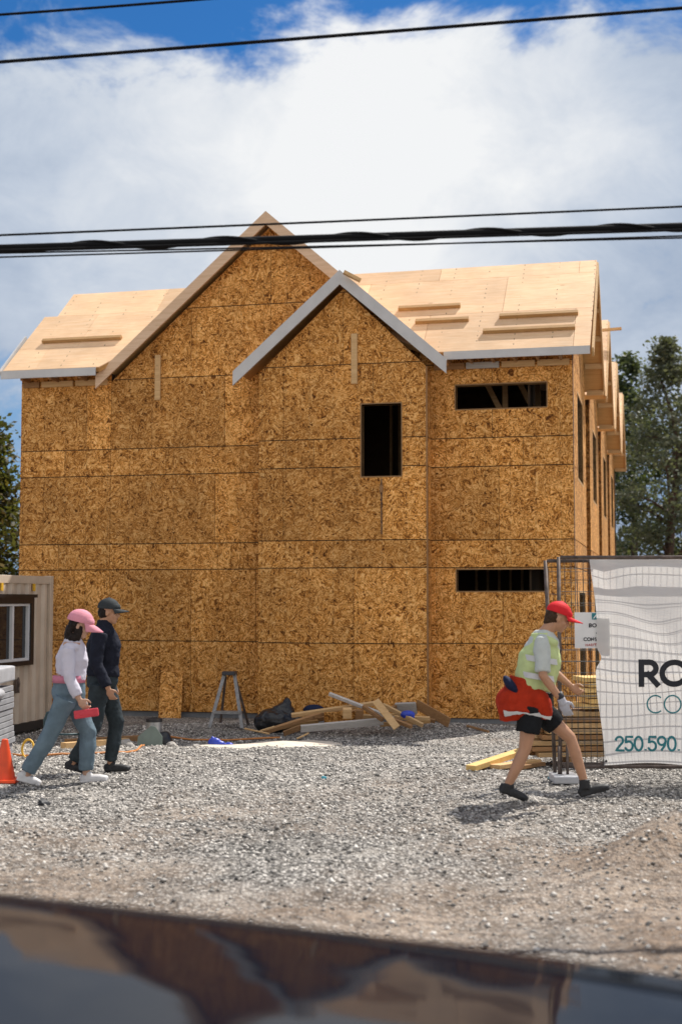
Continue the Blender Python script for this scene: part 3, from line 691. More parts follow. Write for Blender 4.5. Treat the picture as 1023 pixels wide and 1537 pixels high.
cable((0, 93), (1023, 12), 9.0, .013, 'single black cable high across the white cloud')
cable((0, 353), (1023, 310), 9.1, .008, 'thin cable just above the thick twisted cable')
cable((0, 373), (1023, 340), 9.0, .029, 'thick black twisted cable crossing below the gable peak', twist=True)
cable((0, 376), (1023, 345), 8.96, .009, 'thin cable hugging the underside of the thick twisted cable')
cable((0, 386), (1023, 354), 9.05, .006, 'thinnest and lowest cable under the thick twisted cable')
cable((0, 380), (1023, 357), 9.2, .006, 'thin cable nearly level below the thick twisted one')

# ------------------------------------------------------------------ site office container
cont = thing('site_office', 'brown corrugated metal site office container with black framed window', 'container', (-4.53, 21.0, -0.28), -A)
# local: +x faces right, y runs back (0 = far corner), z up
def corr(y0, y1, z0, z1, hole=None):
    mb = MB(); ys = []; y = y0; p = 0.30; k = 0
    segs = []
    while y < y1 - 1e-6:
        for dy_, dx_ in ((.07, 0.0), (.05, -.035), (.10, -.035), (.05, 0.0)):
            y2 = min(y + dy_, y1); segs.append((y, y2)); y = y2
            if y >= y1: break
    def off(yv):
        q = (yv - y0) % .27
        if q <= .07: return 0
        if q <= .12: return -.035 * (q - .07) / .05
        if q <= .22: return -.035
        return -.035 * (1 - (q - .22) / .05)
    cutsY = sorted(set([round(a_, 4) for a_, _ in segs] + [y1] + ([hole[0], hole[2]] if hole else [])))
    for a_, b_ in zip(cutsY[:-1], cutsY[1:]):
        zs = [(z0, z1)]
        if hole and a_ >= hole[0] - 1e-6 and b_ <= hole[2] + 1e-6: zs = [(z0, hole[1]), (hole[3], z1)]
        for q0, q1 in zs:
            mb.add([(off(a_), a_, q0), (off(b_ - 1e-5), b_, q0), (off(b_ - 1e-5), b_, q1), (off(a_), a_, q1)], [(0, 1, 2, 3)])
    return mb
wy0, wy1, wz0, wz1 = -1.95, -.74, 1.02, 2.03
corr(-5.94, -.12, .16, 2.24, (wy0, wz0, wy1, wz1)).build('side_panel', M['container_paint'], cont)
f = MB(); f.b2((-2.44, -6.0, .02), (-.04, -.06, .15)); f.b2((-2.40, -5.95, .16), (-.10, -5.9, 2.24)); f.b2((-2.40, -.12, .16), (-.06, -.06, 2.24)); f.b2((-2.42, -5.95, .16), (-2.38, -.1, 2.24)); f.build('body', M['container_paint'], cont)
f = MB(); f.b2((-2.46, -6.03, 2.28), (.0, -.03, 2.33)); f.build('roof', M['container_paint'], cont)
f = MB(); f.b2((-.05, -5.95, 2.24), (.012, -.11, 2.36)); f.build('top_rail', M['container_paint'], cont, bevel=.006)
f = MB(); f.b2((-.05, -5.95, .03), (.012, -.11, .16)); f.build('bottom_rail', M['trim_black'], cont, bevel=.006)
f = MB(); f.b2((-.10, -.11, .02), (.015, .0, 2.37)); f.build('corner_post', M['container_paint'], cont, bevel=.006)
f = MB(); f.b2((-.10, wy0, wz0), (.06, wy0 + .1, wz1)); f.b2((-.10, wy1 - .10, wz0), (.06, wy1, wz1)); f.b2((-.10, wy0 + .1, wz0), (.06, wy1 - .1, wz0 + .07)); f.b2((-.10, wy0 + .1, wz1 - .09), (.06, wy1 - .1, wz1))
f.b2((-.10, wy0, wz1), (.09, wy1 + .05, wz1 + .05)); win = f.build('window', M['black_plastic'], cont)
f = MB()
for (a_, b_) in ((wy0 + .10, wy0 + .14), (-1.39, -1.34), (wy1 - .14, wy1 - .10)): f.b2((-.03, a_, wz0 + .07), (.035, b_, wz1 - .09))
f.b2((-.03, wy0 + .14, wz0 + .07), (.034, wy1 - .14, wz0 + .11)); f.b2((-.03, wy0 + .14, wz1 - .125), (.034, wy1 - .14, wz1 - .09)); f.build('sash', M['window_white'], win)
f = MB(); f.b2((-.02, wy0 + .14, wz0 + .1), (-.012, wy1 - .14, wz1 - .12)); f.build('pane', M['glass_dark'], win)
f = MB(); f.b2((0.0, -1.22, .62), (.03, -1.12, .82)); f.tube([(.03, -1.17, .85), (.05, -1.17, .76), (.03, -1.17, .64)], .014, 6); f.build('door_latch', M['rust_metal'], cont)
for yv in (-1.68, -.66):
    f = MB(); f.b2((0, yv - .03, 2.13), (.02, yv + .03, 2.24)); f.build('marker_plate', M['hose_yellow'], cont)

# wrapped pallet beside the site office
px_ = thing('wrapped_pallet', 'grey stack of sheet material under torn white plastic at the left edge', 'pallet', (-3.70, 13.3, hz(-3.6, 13.3)), 0)
f = MB(); rr = random.Random(8)
for k in range(13):
    e = rr.uniform(-.012, .012); f.b2((-.36, -.45 + e, .10 + k * .058), (.36 + e, .45 + e, .10 + k * .058 + .05), 0, rr.random())
f.build('sheet_stack', M['panel_grey'], px_, bevel=.004)
f = MB(); f.b2((-.36, -.45, 0), (.34, .45, .09)); f.build('pallet_base', M['trim_black'], px_)
f = MB(); f.box((0, 0, .97), (.72, .92, .16)); f.ell((.0, -.1, 1.02), (.30, .40, .13)); f.ell((.30, -.42, .86), (.09, .06, .14)); f.ell((-.2, .1, 1.06), (.2, .3, .09)); f.ell((.36, -.2, .80), (.05, .2, .05)); f.tube([(.33, -.42, .8), (.42, -.46, .78), (.45, -.46, .75)], [.03, .02, .01], 6)
remesh(f, 'plastic_cover', M['white_plastic'], px_, .02, 3)

# traffic cone
cx, cy = -3.10, 12.42; cone = thing('traffic_cone', 'orange traffic cone standing on gravel at the left edge', 'cone', (cx, cy, hz(cx, cy)))
f = MB(); f.lathe([(.105, .02), (.10, .035), (.028, .385), (.02, .39)], n=28); f.build('cone_body', M['cone_orange'], cone, smooth=False)
f = MB(); f.box((0, 0, .014), (.27, .27, .028)); f.build('cone_base', M['cone_orange'], cone, bevel=.006)

# hand truck behind the walkers' legs
ht = thing('hand_truck', 'dark teal tubular hand truck standing behind the pink capped walker', 'hand truck', (-3.36, 15.8, hz(-3.4, 15.8)), .1)
f = MB(); f.tube([(-.10, 0, .06), (-.12, 0, .42), (-.09, 0, .50), (.0, 0, .53), (.19, 0, .53), (.27, 0, .50), (.30, 0, .42), (.28, 0, .06)], .017, 8); f.tube([(-.11, 0, .25), (.29, 0, .25)], .012, 8); f.build('handle', M['teal_tube'], ht, smooth=True)
f = MB(); f.box((.09, -.12, .015), (.36, .24, .02)); f.build('toe_plate', M['dark_metal'], ht)
for sx in (-.13, .31):
    f = MB(); f.tube([(sx - .02, .06, .09), (sx + .02, .06, .09)], .09, 16); f.build('wheel', M['tyre'], ht)

# ------------------------------------------------------------------ leftovers along the wall
def gp(x, y, D, dz=0.0): p = at(x, y, D); return Vector((p.x, p.y, hz(p.x, p.y) + dz))
f = MB(); p = loc(-6.83, -.02, 0); b0 = loc(-6.80, -.10, hz(p.x, p.y) - .02); t0 = loc(-6.84, .12, .50)
fn_u = (t0 - b0).normalized(); yv = LXv.cross(fn_u).normalized()
f.box((b0 + t0) / 2, (.40, .015, (t0 - b0).length), Matrix((LXv, yv, fn_u)).transposed(), 0, 1.0); f.build('board_offcut', M['osb'], label='upright strand board offcut leaning on the wall left of the stepladder', cat='board')
# stepladder
lp = gp(344, 1100, 20.3); lad = thing('stepladder', 'small grey aluminium stepladder open by the wall beside the black bag', 'ladder', lp, -.15)
for sx in (-1, 1):
    f = MB(); f.board((sx * .25, -.22, .0), (sx * .075, 0, .80), .028, .05, up=(0, 1, 0)); f.build('rail', M['alu'], lad)
    f = MB(); f.board((sx * .22, .34, .0), (sx * .07, .05, .76), .022, .035, up=(0, 1, 0)); f.build('leg', M['rust_metal'], lad)
for zz in (.245, .50):
    hw = .25 - (.175) * zz / .8; f = MB(); f.b2((-hw - .015, -.27 + .275 * zz, zz - .04), (hw + .015, -.13 + .275 * zz, zz)); 
    if zz < .4: f.build('step', M['alu'], lad)
f = MB(); f.b2((-.10, -.09, .775), (.10, .09, .83)); f.build('top_cap', M['dark_metal'], lad, bevel=.008)
f = MB(); f.board((-.18, .27, .2), (.18, .27, .2), .03, .01); f.build('rear_brace', M['rust_metal'], lad)
# black refuse bag
bp = gp(413, 1096, 20.0); bag = MB(); bag.ell((0, 0, .17), (.30, .26, .19)); bag.ell((-.16, 0, .15), (.16, .2, .15)); bag.ell((.12, .02, .27), (.17, .16, .16)); bag.tube([(.10, 0, .3), (.17, 0, .42), (.185, .0, .51)], [.15, .075, .02], 8); bag.ell((.23, -.05, .12), (.12, .14, .12))
bgo = remesh(bag, 'refuse_bag', M['black_plastic'], None, .014, 3); bgo.location = bp
tag(bgo, 'bulging black plastic bag with a pointed top left of the timber heap', 'bag')
md = bgo.modifiers.new('creases', 'DISPLACE'); tx = bpy.data.textures.new('creases', 'CLOUDS'); tx.noise_scale = .10; md.texture = tx; md.strength = .05

# timber heap: measured in the photo's close-up, X Y -> 320+X/2.5575, 980+Y/2.5575
rr0 = random.Random(2)
HG = 'scrap timber heap against the wall'
def scrap(X1, Y1, X2, Y2, D1, D2, wpx, th, mat, label, tone=.5, up=(0, -.35, 1), name='scrap_board'):
    a = at(320 + X1 / 2.5575, 980 + Y1 / 2.5575, D1); b = at(320 + X2 / 2.5575, 980 + Y2 / 2.5575, D2)
    for q in (a, b): q.z = max(q.z, hz(q.x, q.y) + .01)
    mb = MB(); mb.board(a, b, wpx / 2.5575 * .0100, th, up=up, tone=tone)
    mb.build(name, M[mat], bevel=.003, label=label, cat='board', group=HG)
scrap(335, 291, 652, 262, 19.3, 19.55, 26, .05, 'pine_grey', 'pale grey nail studded plank along the front foot of the timber heap', .7)
scrap(445, 157, 690, 252, 19.9, 19.5, 12, .05, 'pine_grey', 'weathered light board with its tip rising highest above the heap', .9)
scrap(300, 240, 640, 190, 19.7, 19.9, 14, .06, 'pine', 'long tan board laid nearly level across the top of the heap')
scrap(198, 303, 482, 213, 19.4, 19.9, 15, .06, 'pine_dark', 'long brown board slanting up from the bag to the middle of the heap', .8)
scrap(622, 183, 704, 288, 19.35, 19.1, 27, .03, 'pine', 'short wide tan board tipping down at the right of the heap', .6, up=(1, 0, .4))
scrap(650, 200, 803, 278, 19.6, 19.3, 16, .04, 'pine', 'brown board sloping to the right beside the short wide one', .35)
scrap(575, 205, 650, 258, 19.5, 19.3, 14, .05, 'pine_dark', 'dark stub of timber under the short wide tan board', .5)
scrap(700, 215, 778, 212, 20.2, 20.1, 46, .06, 'pine_grey', 'grey broad plank end lying at the top right of the heap', .25)
scrap(778, 196, 905, 268, 20.15, 19.9, 42, .02, 'pine_dark', 'broad brown board leaning to the ground at the far right of the heap', .9)
scrap(425, 250, 560, 245, 19.7, 19.75, 46, .02, 'osb', 'strand board scrap standing in the middle of the heap', .4)
scrap(497, 231, 531, 231, 19.5, 19.5, 38, .08, 'pine', 'sawn block on end in the middle of the heap', .8)
scrap(545, 236, 575, 238, 19.55, 19.55, 38, .05, 'pine_dark', 'dark upright block beside the sawn block', .5)
scrap(570, 243, 830, 252, 19.75, 19.7, 13, .05, 'pine', 'tan board lying level low behind the right half of the heap', .6)
scrap(690, 255, 760, 284, 19.4, 19.2, 13, .05, 'pine_dark', 'short dark board at the right foot of the heap', .7)
scrap(285, 285, 470, 240, 19.9, 20.0, 13, .05, 'pine_dark', 'dark board half buried behind the grey plank', .3)
scrap(120, 290, 216, 311, 19.2, 19.1, 5, .02, 'pine', 'thin stick on the gravel in front of the black bag', .6, name='wood_stick')
scrap(320, 332, 366, 308, 18.9, 19.0, 5, .02, 'pine', 'short splinter of wood on the gravel before the grey plank', .8, name='wood_stick')
scrap(180, 300, 235, 283, 19.2, 19.3, 6, .02, 'pine', 'small stick leaning at the right side of the black bag', .5, name='wood_stick')
scrap(270, 310, 335, 285, 19.2, 19.3, 20, .03, 'pine_dark', 'dark offcut at the left foot of the timber heap', .1)
for k, (a_, b_, c_, d_, e_, f_, w_, m_) in enumerate(((360, 262, 560, 222, 19.9, 20.1, 13, 'pine_dark'), (455, 270, 700, 238, 19.75, 19.95, 14, 'pine_mid'), (560, 200, 720, 258, 20.0, 19.6, 12, 'pine_mid'),
        (600, 262, 700, 205, 19.7, 20.1, 14, 'pine_dark'), (640, 275, 830, 262, 19.6, 19.9, 14, 'pine_mid'), (240, 290, 400, 262, 19.5, 19.9, 12, 'pine_mid'), (400, 232, 520, 205, 20.1, 20.2, 12, 'pine_mid'), (690, 232, 850, 262, 20.1, 19.9, 13, 'pine_dark'))):
    scrap(a_, b_, c_, d_, e_, f_, w_, .045, m_, 'brown offcut jumbled among others in the scrap timber heap', rr0.random())
f = MB(); p = at(320 + 745 / 2.5575, 980 + 236 / 2.5575, 19.45); f.ell((0, 0, 0), (.11, .06, .06)); f.box((.02, 0, -.02), (.16, .08, .07)); bo = remesh(f, 'plastic_wrapper', M['blue_plastic'], None, .012, 2); bo.location = p; tag(bo, 'blue and white plastic wrapper caught in the right of the timber heap', 'wrapper')
f = MB(); p = at(320 + 385 / 2.5575, 980 + 218 / 2.5575, 20.0); f.ell((0, 0, 0), (.16, .08, .08)); f.box((.06, 0, .0), (.16, .1, .09)); bo = remesh(f, 'dark_sack', M['navy'], None, .012, 2); bo.location = p; tag(bo, 'dark navy sack lying behind the timber heap next to the bag', 'sack')
f = MB(); a = at(640, 1062, 20.3); 
# pipe stub with its broken surround
pp = gp(231, 1120, 18.2); stub = thing('pipe_stub', 'grey metal pipe stub with a dark rim standing out of the gravel', 'pipe', pp)
f = MB(); f.lathe([(.105, .0), (.105, .34), (.09, .34), (.088, .2)], n=24); f.build('pipe', M['galv'], stub, smooth=False)
f = MB(); f.lathe([(.112, .315), (.116, .36), (.085, .365), (.083, .31)], n=24); f.build('rim', M['dark_metal'], stub)
f = MB(); f.ell((.07, .02, .08), (.17, .12, .13)); f.ell((.16, 0, .03), (.10, .1, .09)); f.ell((-.06, .06, .06), (.13, .1, .1)); f.ell((.14, .02, .14), (.07, .07, .08)); bo = remesh(f, 'black_sheeting', M['black_plastic'], None, .012, 2); bo.location = pp + Vector((.03, -.12, -.02)); tag(bo, 'crumpled black sheeting round the foot of the pipe stub', 'plastic sheet')
f = MB(); q = pp + Vector((-.01, -.29, 0)); f.prism([(-.17, 0), (.16, 0), (.16, .14), (.06, .27), (0, .28), (-.17, .14)], lambda a, b, d: (a, d + b * .25, b), 0, .02); bo = f.build('green_panel', M['green_board'], loc=q, label='grey green cut panel leaning in front of the pipe stub', cat='panel')
f = MB(); rr = random.Random(4)
for (X_, Y_, D_, s_, lb) in ((189, 1124, 18.0, .085, 'white lump of broken concrete left of the green panel'), (196, 1131, 17.6, .05, 'small pale stone just left of the green panel'), (66, 1228, 11.2, .045, 'single dark rock on the gravel at lower left'), (258, 1127, 17.6, .055, 'brown stone right of the green panel'), (296, 1124, 17.4, .05, 'pale stone on the edge of the white sand')):
    f = MB(); f.ell((0, 0, 0), (s_ * 1.3, s_, s_ * .7), (rr.random(), rr.random(), rr.random()), 7, 5)
    f.v = [tuple(c * (1 + rr.uniform(-.22, .22)) for c in v) for v in f.v]; q = gp(X_, Y_, D_, s_ * .3)
    f.build('rock', M['stone'] if 'dark' not in lb else M['rubber'], loc=q, label=lb, cat='rock')
f = MB(); f.ell((0, 0, .05), (.09, .06, .07)); f.ell((.06, 0, .04), (.08, .05, .04)); f.tube([(-.02, 0, .05), (-.03, 0, .14)], [.05, .01], 6); f.ell((.19, .02, .02), (.06, .04, .035)); bo = remesh(f, 'blue_wrapper', M['blue_plastic'], None, .01, 2); bo.location = gp(322, 1119, 18.0); tag(bo, 'crumpled bright blue plastic on the gravel below the stepladder', 'wrapper')
# sawdust spill: thin mound of pale sand
rg = np.random.default_rng(3); gxx, gyy = np.meshgrid(np.linspace(-1, 1, 60), np.linspace(-1, 1, 24)); c = gp(395, 1120, 17.9)
tx_ = c.x + gxx * 1.05; ty_ = c.y + gyy * .75 + gxx * .28; hh = .035 * np.clip(1 - gxx ** 2 - gyy ** 2 + .25 * np.sin(9 * gxx + 3 * gyy) * .6 + .2 * np.sin(14 * gyy + 4 * gxx), -1, 1)
zz_ = hgt(tx_, ty_) + np.where(hh > 0, hh, -.03); ii = np.arange(60 * 24).reshape(24, 60)
o = npmesh('sand_spill', np.stack([tx_, ty_, zz_], -1).reshape(-1, 3), F4=np.stack([ii[:-1, :-1], ii[:-1, 1:], ii[1:, 1:], ii[1:, :-1]], -1).reshape(-1, 4), mat=M['sawdust'], smooth=True); tag(o, kind='stuff')
# cords and loose strips on the ground
def cord(pts, r, mat, name, label, cat):
    P = []
    for (X_, Y_, D_) in pts: P.append(gp(X_, Y_, D_, r * 1.3))
    Q = []
    for a, b in zip(P[:-1], P[1:]):
        n = max(2, int((b - a).length / .12))
        for i in range(n): q = a.lerp(b, i / n); q.z = hz(q.x, q.y) + r * 1.2; Q.append(q)
    Q.append(P[-1]); mb = MB(); mb.tube(Q, r, 6); mb.build(name, M[mat], smooth=True, label=label, cat=cat)
cord([(18, 1137, 15.4), (60, 1139, 15.2), (110, 1136, 15.4), (150, 1131, 15.8), (186, 1131, 16.0), (205, 1126, 16.6), (222, 1112, 18.6), (250, 1105, 19.4), (290, 1109, 19.0), (340, 1110, 18.9), (420, 1109, 19.0)], .014, 'cord_orange', 'extension_cord', 'orange cord trailing along the shaded gravel from walkers to the heap', 'cord')
f = MB(); c = gp(42, 1134, 15.3, .10); f.tube([c + Vector((.065 * math.cos(q), .03 * math.sin(q), .10 * math.sin(q) - .0)) for q in np.linspace(0, 6.1, 20)], .014, 6); f.build('hose_coil', M['hose_yellow'], smooth=True, label='yellow hose coil standing behind the orange cone', cat='hose')
for (a, b, w_, m_, lb) in (((100, 1118, 18.0), (216, 1106, 18.9), .10, 'pine_dark', 'long dark plank lying along the wall left of the pipe stub'), ((95, 1124, 17.3), (190, 1113, 18.2), .10, 'pine', 'brown plank in front of the long dark plank by the wall')):
    f = MB(); f.board(gp(*a, .04), gp(*b, .04), .08, w_); f.build('ground_plank', M[m_], label=lb, cat='plank', bevel=.004)
for (X_, Y_, D_, s_, m_, lb) in ((828, 1168, 13.0, .05, 'cyan_plastic', 'small blue green scrap on the gravel by the fence foot'), (486, 1176, 13.0, .03, 'cyan_plastic', 'tiny light blue scrap in the middle of the gravel lot')):
    f = MB(); f.ell((0, 0, .01), (s_, s_ * .6, .02), (0, .2, .3), 7, 5); f.build('plastic_scrap', M[m_], loc=gp(X_, Y_, D_), label=lb, cat='scrap')
for (X_, Y_, D_, X2, D2, lb) in ((700, 1093, 20.0, 733, 19.6, 'splintered stick on the gravel heap right of the timber pile'),):
    f = MB(); f.board(gp(X_, Y_, D_, .03), gp(X2, Y_, D2, .02), .03, .02); f.build('wood_stick', M['pine_dark'], label=lb, cat='stick')
# ------------------------------------------------------------------ lumber behind the fence
LG = 'boards stacked behind the fence'
rr = random.Random(12)
def lboard(a, b, w_, th, mat, label, up=(0, 0, 1), name='stacked_board'):
    mb = MB(); mb.board(a, b, th, w_, up=up, tone=rr.random()); mb.build(name, M[mat], bevel=.004, label=label, cat='board', group=LG)
lb0 = ['lowest', 'second lowest', 'third from the bottom', 'fourth from the bottom', 'fifth from the bottom', 'sixth from the bottom', 'seventh from the bottom', 'topmost']
for k in range(8):
    zz = .13 + k * .062
    for j in range(3):
        x0 = 2.12 + rr.uniform(-.10, .10) + .02 * j; y0 = 14.55 + j * .17
        z0 = hz(2.6, 14.7)
        a = Vector((x0, y0, z0 + zz)); b = Vector((x0 + 2.3 + rr.uniform(-.1, .1), y0 + .22, z0 + zz))
        side_ = ('front', 'middle', 'back')[j]
        lboard(a, b, .155, .05, 'pine_dark' if rr.random() < .35 else 'pine', f'{lb0[k]} tan board of the {side_} column in the stack behind the fence')
for q in (.3, 1.7):
    f = MB(); f.b2((2.15 + q, 14.45, hz(2.6, 14.7)), (2.27 + q, 15.05, hz(2.6, 14.7) + .10)); f.build('stack_bearer', M['pine_dark'], label=('left' if q < 1 else 'right') + ' timber bearer under the board stack behind the fence', cat='bearer')
for k in range(6):
    zz = .66 + k * .058; z0 = hz(2.6, 15.2)
    lboard((2.62 + rr.uniform(-.04, .04), 14.7, z0 + zz), (4.4, 14.95, z0 + zz), .42, .048, 'pine_yellow', f"{('bottom', 'second', 'third', 'fourth', 'fifth', 'top')[k]} sheet of the bright yellow pile on the board stack", name='yellow_plank')
f = MB()
lboard(gp(706, 1154, 13.7, .03), gp(790, 1132, 14.6, .16), .12, .055, 'pine_yellow', 'long yellow plank pointing at the viewer from the board stack', name='loose_plank')
lboard(gp(742, 1154, 13.85, .025), gp(805, 1146, 14.5, .05), .12, .045, 'pine', 'lower tan plank beside the long yellow plank on the gravel', name='loose_plank')
lboard(gp(770, 1150, 14.0, .02), gp(812, 1143, 14.5, .03), .10, .04, 'pine_dark', 'short brown plank tucked under the board stack on the gravel', name='loose_plank')

# ------------------------------------------------------------------ temporary fence, banner and notice
def fence_panel(label, xl, D, lean, wdt, top, dz=0.0, gauge=.0027):
    z0 = hz(xl, D) + dz; fp = thing('mesh_fence', label, 'fence', (xl, D, z0), R(-1.6), group='temporary fence panels')
    r = .019; H = top
    def q(x, z): return (x + lean * (1 - z / H), .0, z)
    for nm, pts in (('post', [q(0, -.02), q(0, H)]), ('post', [q(wdt, .02), q(wdt, H)]), ('rail', [q(.019, H - .004), q(wdt - .019, H - .004)]), ('rail', [q(.019, .14), q(wdt - .019, .14)])):
        f = MB(); f.tube(pts, r if nm == 'post' else r * .9, 10); f.build(nm, M['rust_metal'], fp, smooth=True)
    f = MB(); n = int(wdt / .058)
    for i in range(1, n): x_ = wdt * i / n; f.tube([q(x_, .14), q(x_, H)], gauge, 4)
    for i in range(1, 18): z_ = .14 + (H - .14) * i / 18; f.tube([q(.01, z_), q(wdt - .01, z_)], gauge, 4)
    f.build('wire_mesh', M['wire'], fp)
    return fp
FD = 12.85
fence_panel('front mesh fence panel carrying the white banner beside the walking worker', 2.095, FD, -.005, 3.0, 2.14)
fence_panel('second mesh fence panel leaning left just behind the front one', 1.985, FD + .12, .075, 2.95, 2.10, .01, .0019)
for (x_, y_, lb) in ((2.12, FD - .02, 'pale block under the left post of the banner fence'), (5.05, FD - .12, 'pale block under the far right post of the banner fence')):
    ft = thing('ballast_block', lb, 'block', (x_, y_, hz(x_, y_)))
    f = MB(); f.box((0, 0, .035), (.24, .36, .07)); f.build('block', M['white_plastic'], ft, bevel=.012)
    for sx in (-.045, .035): 
        f = MB(); f.tube([(sx, .0, .06), (sx, .0, .34)], .014, 8); f.build('socket', M['rust_metal'], ft, smooth=True)
# banner: wrinkled translucent mesh cloth hung on the near face of the fence
m, t, b = newmat('banner_cloth'); M['banner'] = m
b.inputs['Base Color'].default_value = (.80, .785, .765, 1); b.inputs['Roughness'].default_value = .8
tr = t.n('ShaderNodeBsdfTranslucent'); tr.inputs[0].default_value = (.86, .83, .79, 1); tp = t.n('ShaderNodeBsdfTransparent')
wv = t.noise(t.mapv(coords(t), (300, 1, 300)), 1.0, 1)
mx = t.n('ShaderNodeMixShader'); mx.inputs[0].default_value = .46; t.L.new(b.outputs[0], mx.inputs[1]); t.L.new(tr.outputs[0], mx.inputs[2])
m2 = t.n('ShaderNodeMixShader'); m2.inputs[0].default_value = .05; t.L.new(mx.outputs[0], m2.inputs[1]); t.L.new(tp.outputs[0], m2.inputs[2])
t.L.new(m2.outputs[0], t.N['Material Output'].inputs['Surface'])
BX0, BX1, BZ0, BZ1 = 2.40, 5.05, .16, 2.105
FYL = lambda x: FD - (x - 2.095) * math.tan(R(1.6))          # plane of the fence
def wr(x, z):
    """how far the cloth bellies out from the wires towards the viewer"""
    u = x - BX0; v = z - BZ0
    d1 = (v - (1.86 - .95 * u)); d2 = v - (1.28 + .34 * math.sin(2.6 * u))
    e = .032 * math.exp(-(d1 / .20) ** 2) * min(1, u / .12) + .013 * math.sin(5.2 * v + 2.2 * math.sin(2.1 * u + .6)) + .011 * math.sin(3.3 * v - 4.6 * u + 1.0) + .003 * math.sin(13 * v + 4 * math.sin(3 * u))
    e += .035 * math.exp(-((u - .62) / .26) ** 2 - ((v - 1.45) / .22) ** 2)
    edge = min(1, v / .08) * min(1, (BZ1 - z) / .05)
    return .026 + (e * .8 + .018) * (.25 + .75 * max(0, edge))
def bx(u, z):                                                  # left hem: slants right going down, with a torn bite
    e = .085 * (BZ1 - z) / (BZ1 - BZ0) + .018 * math.sin(5 * z) + .05 * math.exp(-((z - 1.17) / .07) ** 2)
    return BX0 + e * (1 - u) + u * (BX1 - BX0)
nu, nv = 150, 110; V = []; 
for j in range(nv + 1):
    z = BZ0 + (BZ1 - BZ0) * j / nv
    for i in range(nu + 1):
        x = bx(i / nu, z); V.append((x, FYL(x) - wr(x, z), z + .012 * math.sin(x * 7) * (1 - j / nv)))
ii = np.arange((nu + 1) * (nv + 1)).reshape(nv + 1, nu + 1)
ban = npmesh('banner', V, F4=np.stack([ii[:-1, :-1], ii[:-1, 1:], ii[1:, 1:], ii[1:, :-1]], -1).reshape(-1, 4), mat=M['banner'], smooth=True)
tag(ban, 'white see-through mesh banner with dark and teal lettering hung on the fence', 'banner')
f = MB(); f.tube([(BX0 + .03, FYL(BX0) - .04, 2.06), (BX0 + .03, FYL(BX0) + .03, 2.06)], .012, 8); f.tube([(BX0 + .115, FYL(BX0) - .06, .19), (BX0 + .115, FYL(BX0) + .03, .19)], .012, 8); f.build('cable_tie', M['ink'], ban)
# lettering drawn as strokes on the cloth
def arc(cx, cz, rx, rz, a0, a1, n=18): return [(cx + rx * math.cos(R(a0 + (a1 - a0) * i / n)), cz + rz * math.sin(R(a0 + (a1 - a0) * i / n))) for i in range(n + 1)]
G = {  # unit box: width w, height 1, strokes as polylines
 'R': (.62, [[(0, 0), (0, 1)], [(0, 1), (.30, 1)] + arc(.30, .72, .26, .28, 90, -90) + [(0, .44)], [(.26, .44), (.60, 0)]]),
 'O': (.98, [arc(.49, .5, .47, .5, 0, 360, 36)]),
 'C': (.86, [arc(.49, .5, .47, .5, 48, 312, 30)]),
 '2': (.52, [arc(.26, .73, .24, .27, 165, -35) + [(.0, 0), (.52, 0)]]),
 '5': (.52, [[(.48, 1), (.08, 1), (.04, .56)] + arc(.25, .33, .26, .33, 125, -150)]),
 '0': (.54, [arc(.27, .5, .26, .5, 0, 360, 30)]),
 '9': (.54, [arc(.27, .70, .25, .30, 0, 360, 26), [(.52, .68), (.46, .35), (.22, 0)]]),
 '.': (.14, [[(.07, 0), (.07, .10)]]),
 'B': (.55, [[(0, 0), (0, 1), (.28, 1)] + arc(.28, .76, .22, .24, 90, -90) + [(0, .52)], arc(.28, .26, .25, .26, 90, -90) + [(0, 0)], [(0, .52), (.28, .52)]]),
 'L': (.48, [[(0, 1), (0, 0), (.46, 0)]]), 'I': (.12, [[(.05, 0), (.05, 1)]]), 'N': (.62, [[(0, 0), (0, 1), (.6, 0), (.6, 1)]]),
 'D': (.6, [[(0, 0), (0, 1), (.2, 1)] + arc(.2, .5, .38, .5, 90, -90) + [(0, 0)]]),
 '4': (.55, [[(.42, 0), (.42, 1), (0, .3), (.55, .3)]]), 'A': (.66, [[(0, 0), (.33, 1), (.66, 0)], [(.12, .34), (.54, .34)]]),
 'S': (.52, [arc(.26, .74, .23, .26, 40, 270) + arc(.26, .25, .25, .25, 90, -140)]), 'T': (.56, [[(0, 1), (.56, 1)], [(.28, 1), (.28, 0)]]),
 'U': (.6, [[(0, 1), (0, .3)] + arc(.29, .3, .29, .3, 180, 360) + [(.58, 1)]]), 'M': (.74, [[(0, 0), (0, 1), (.36, .3), (.72, 1), (.72, 0)]]),
 'E': (.48, [[(.46, 0), (0, 0), (0, 1), (.46, 1)], [(0, .52), (.40, .52)]]), '&': (.5, [[(.1, .5), (.4, .5)]]), '-': (.3, [[(0, .5), (.3, .5)]]),
}
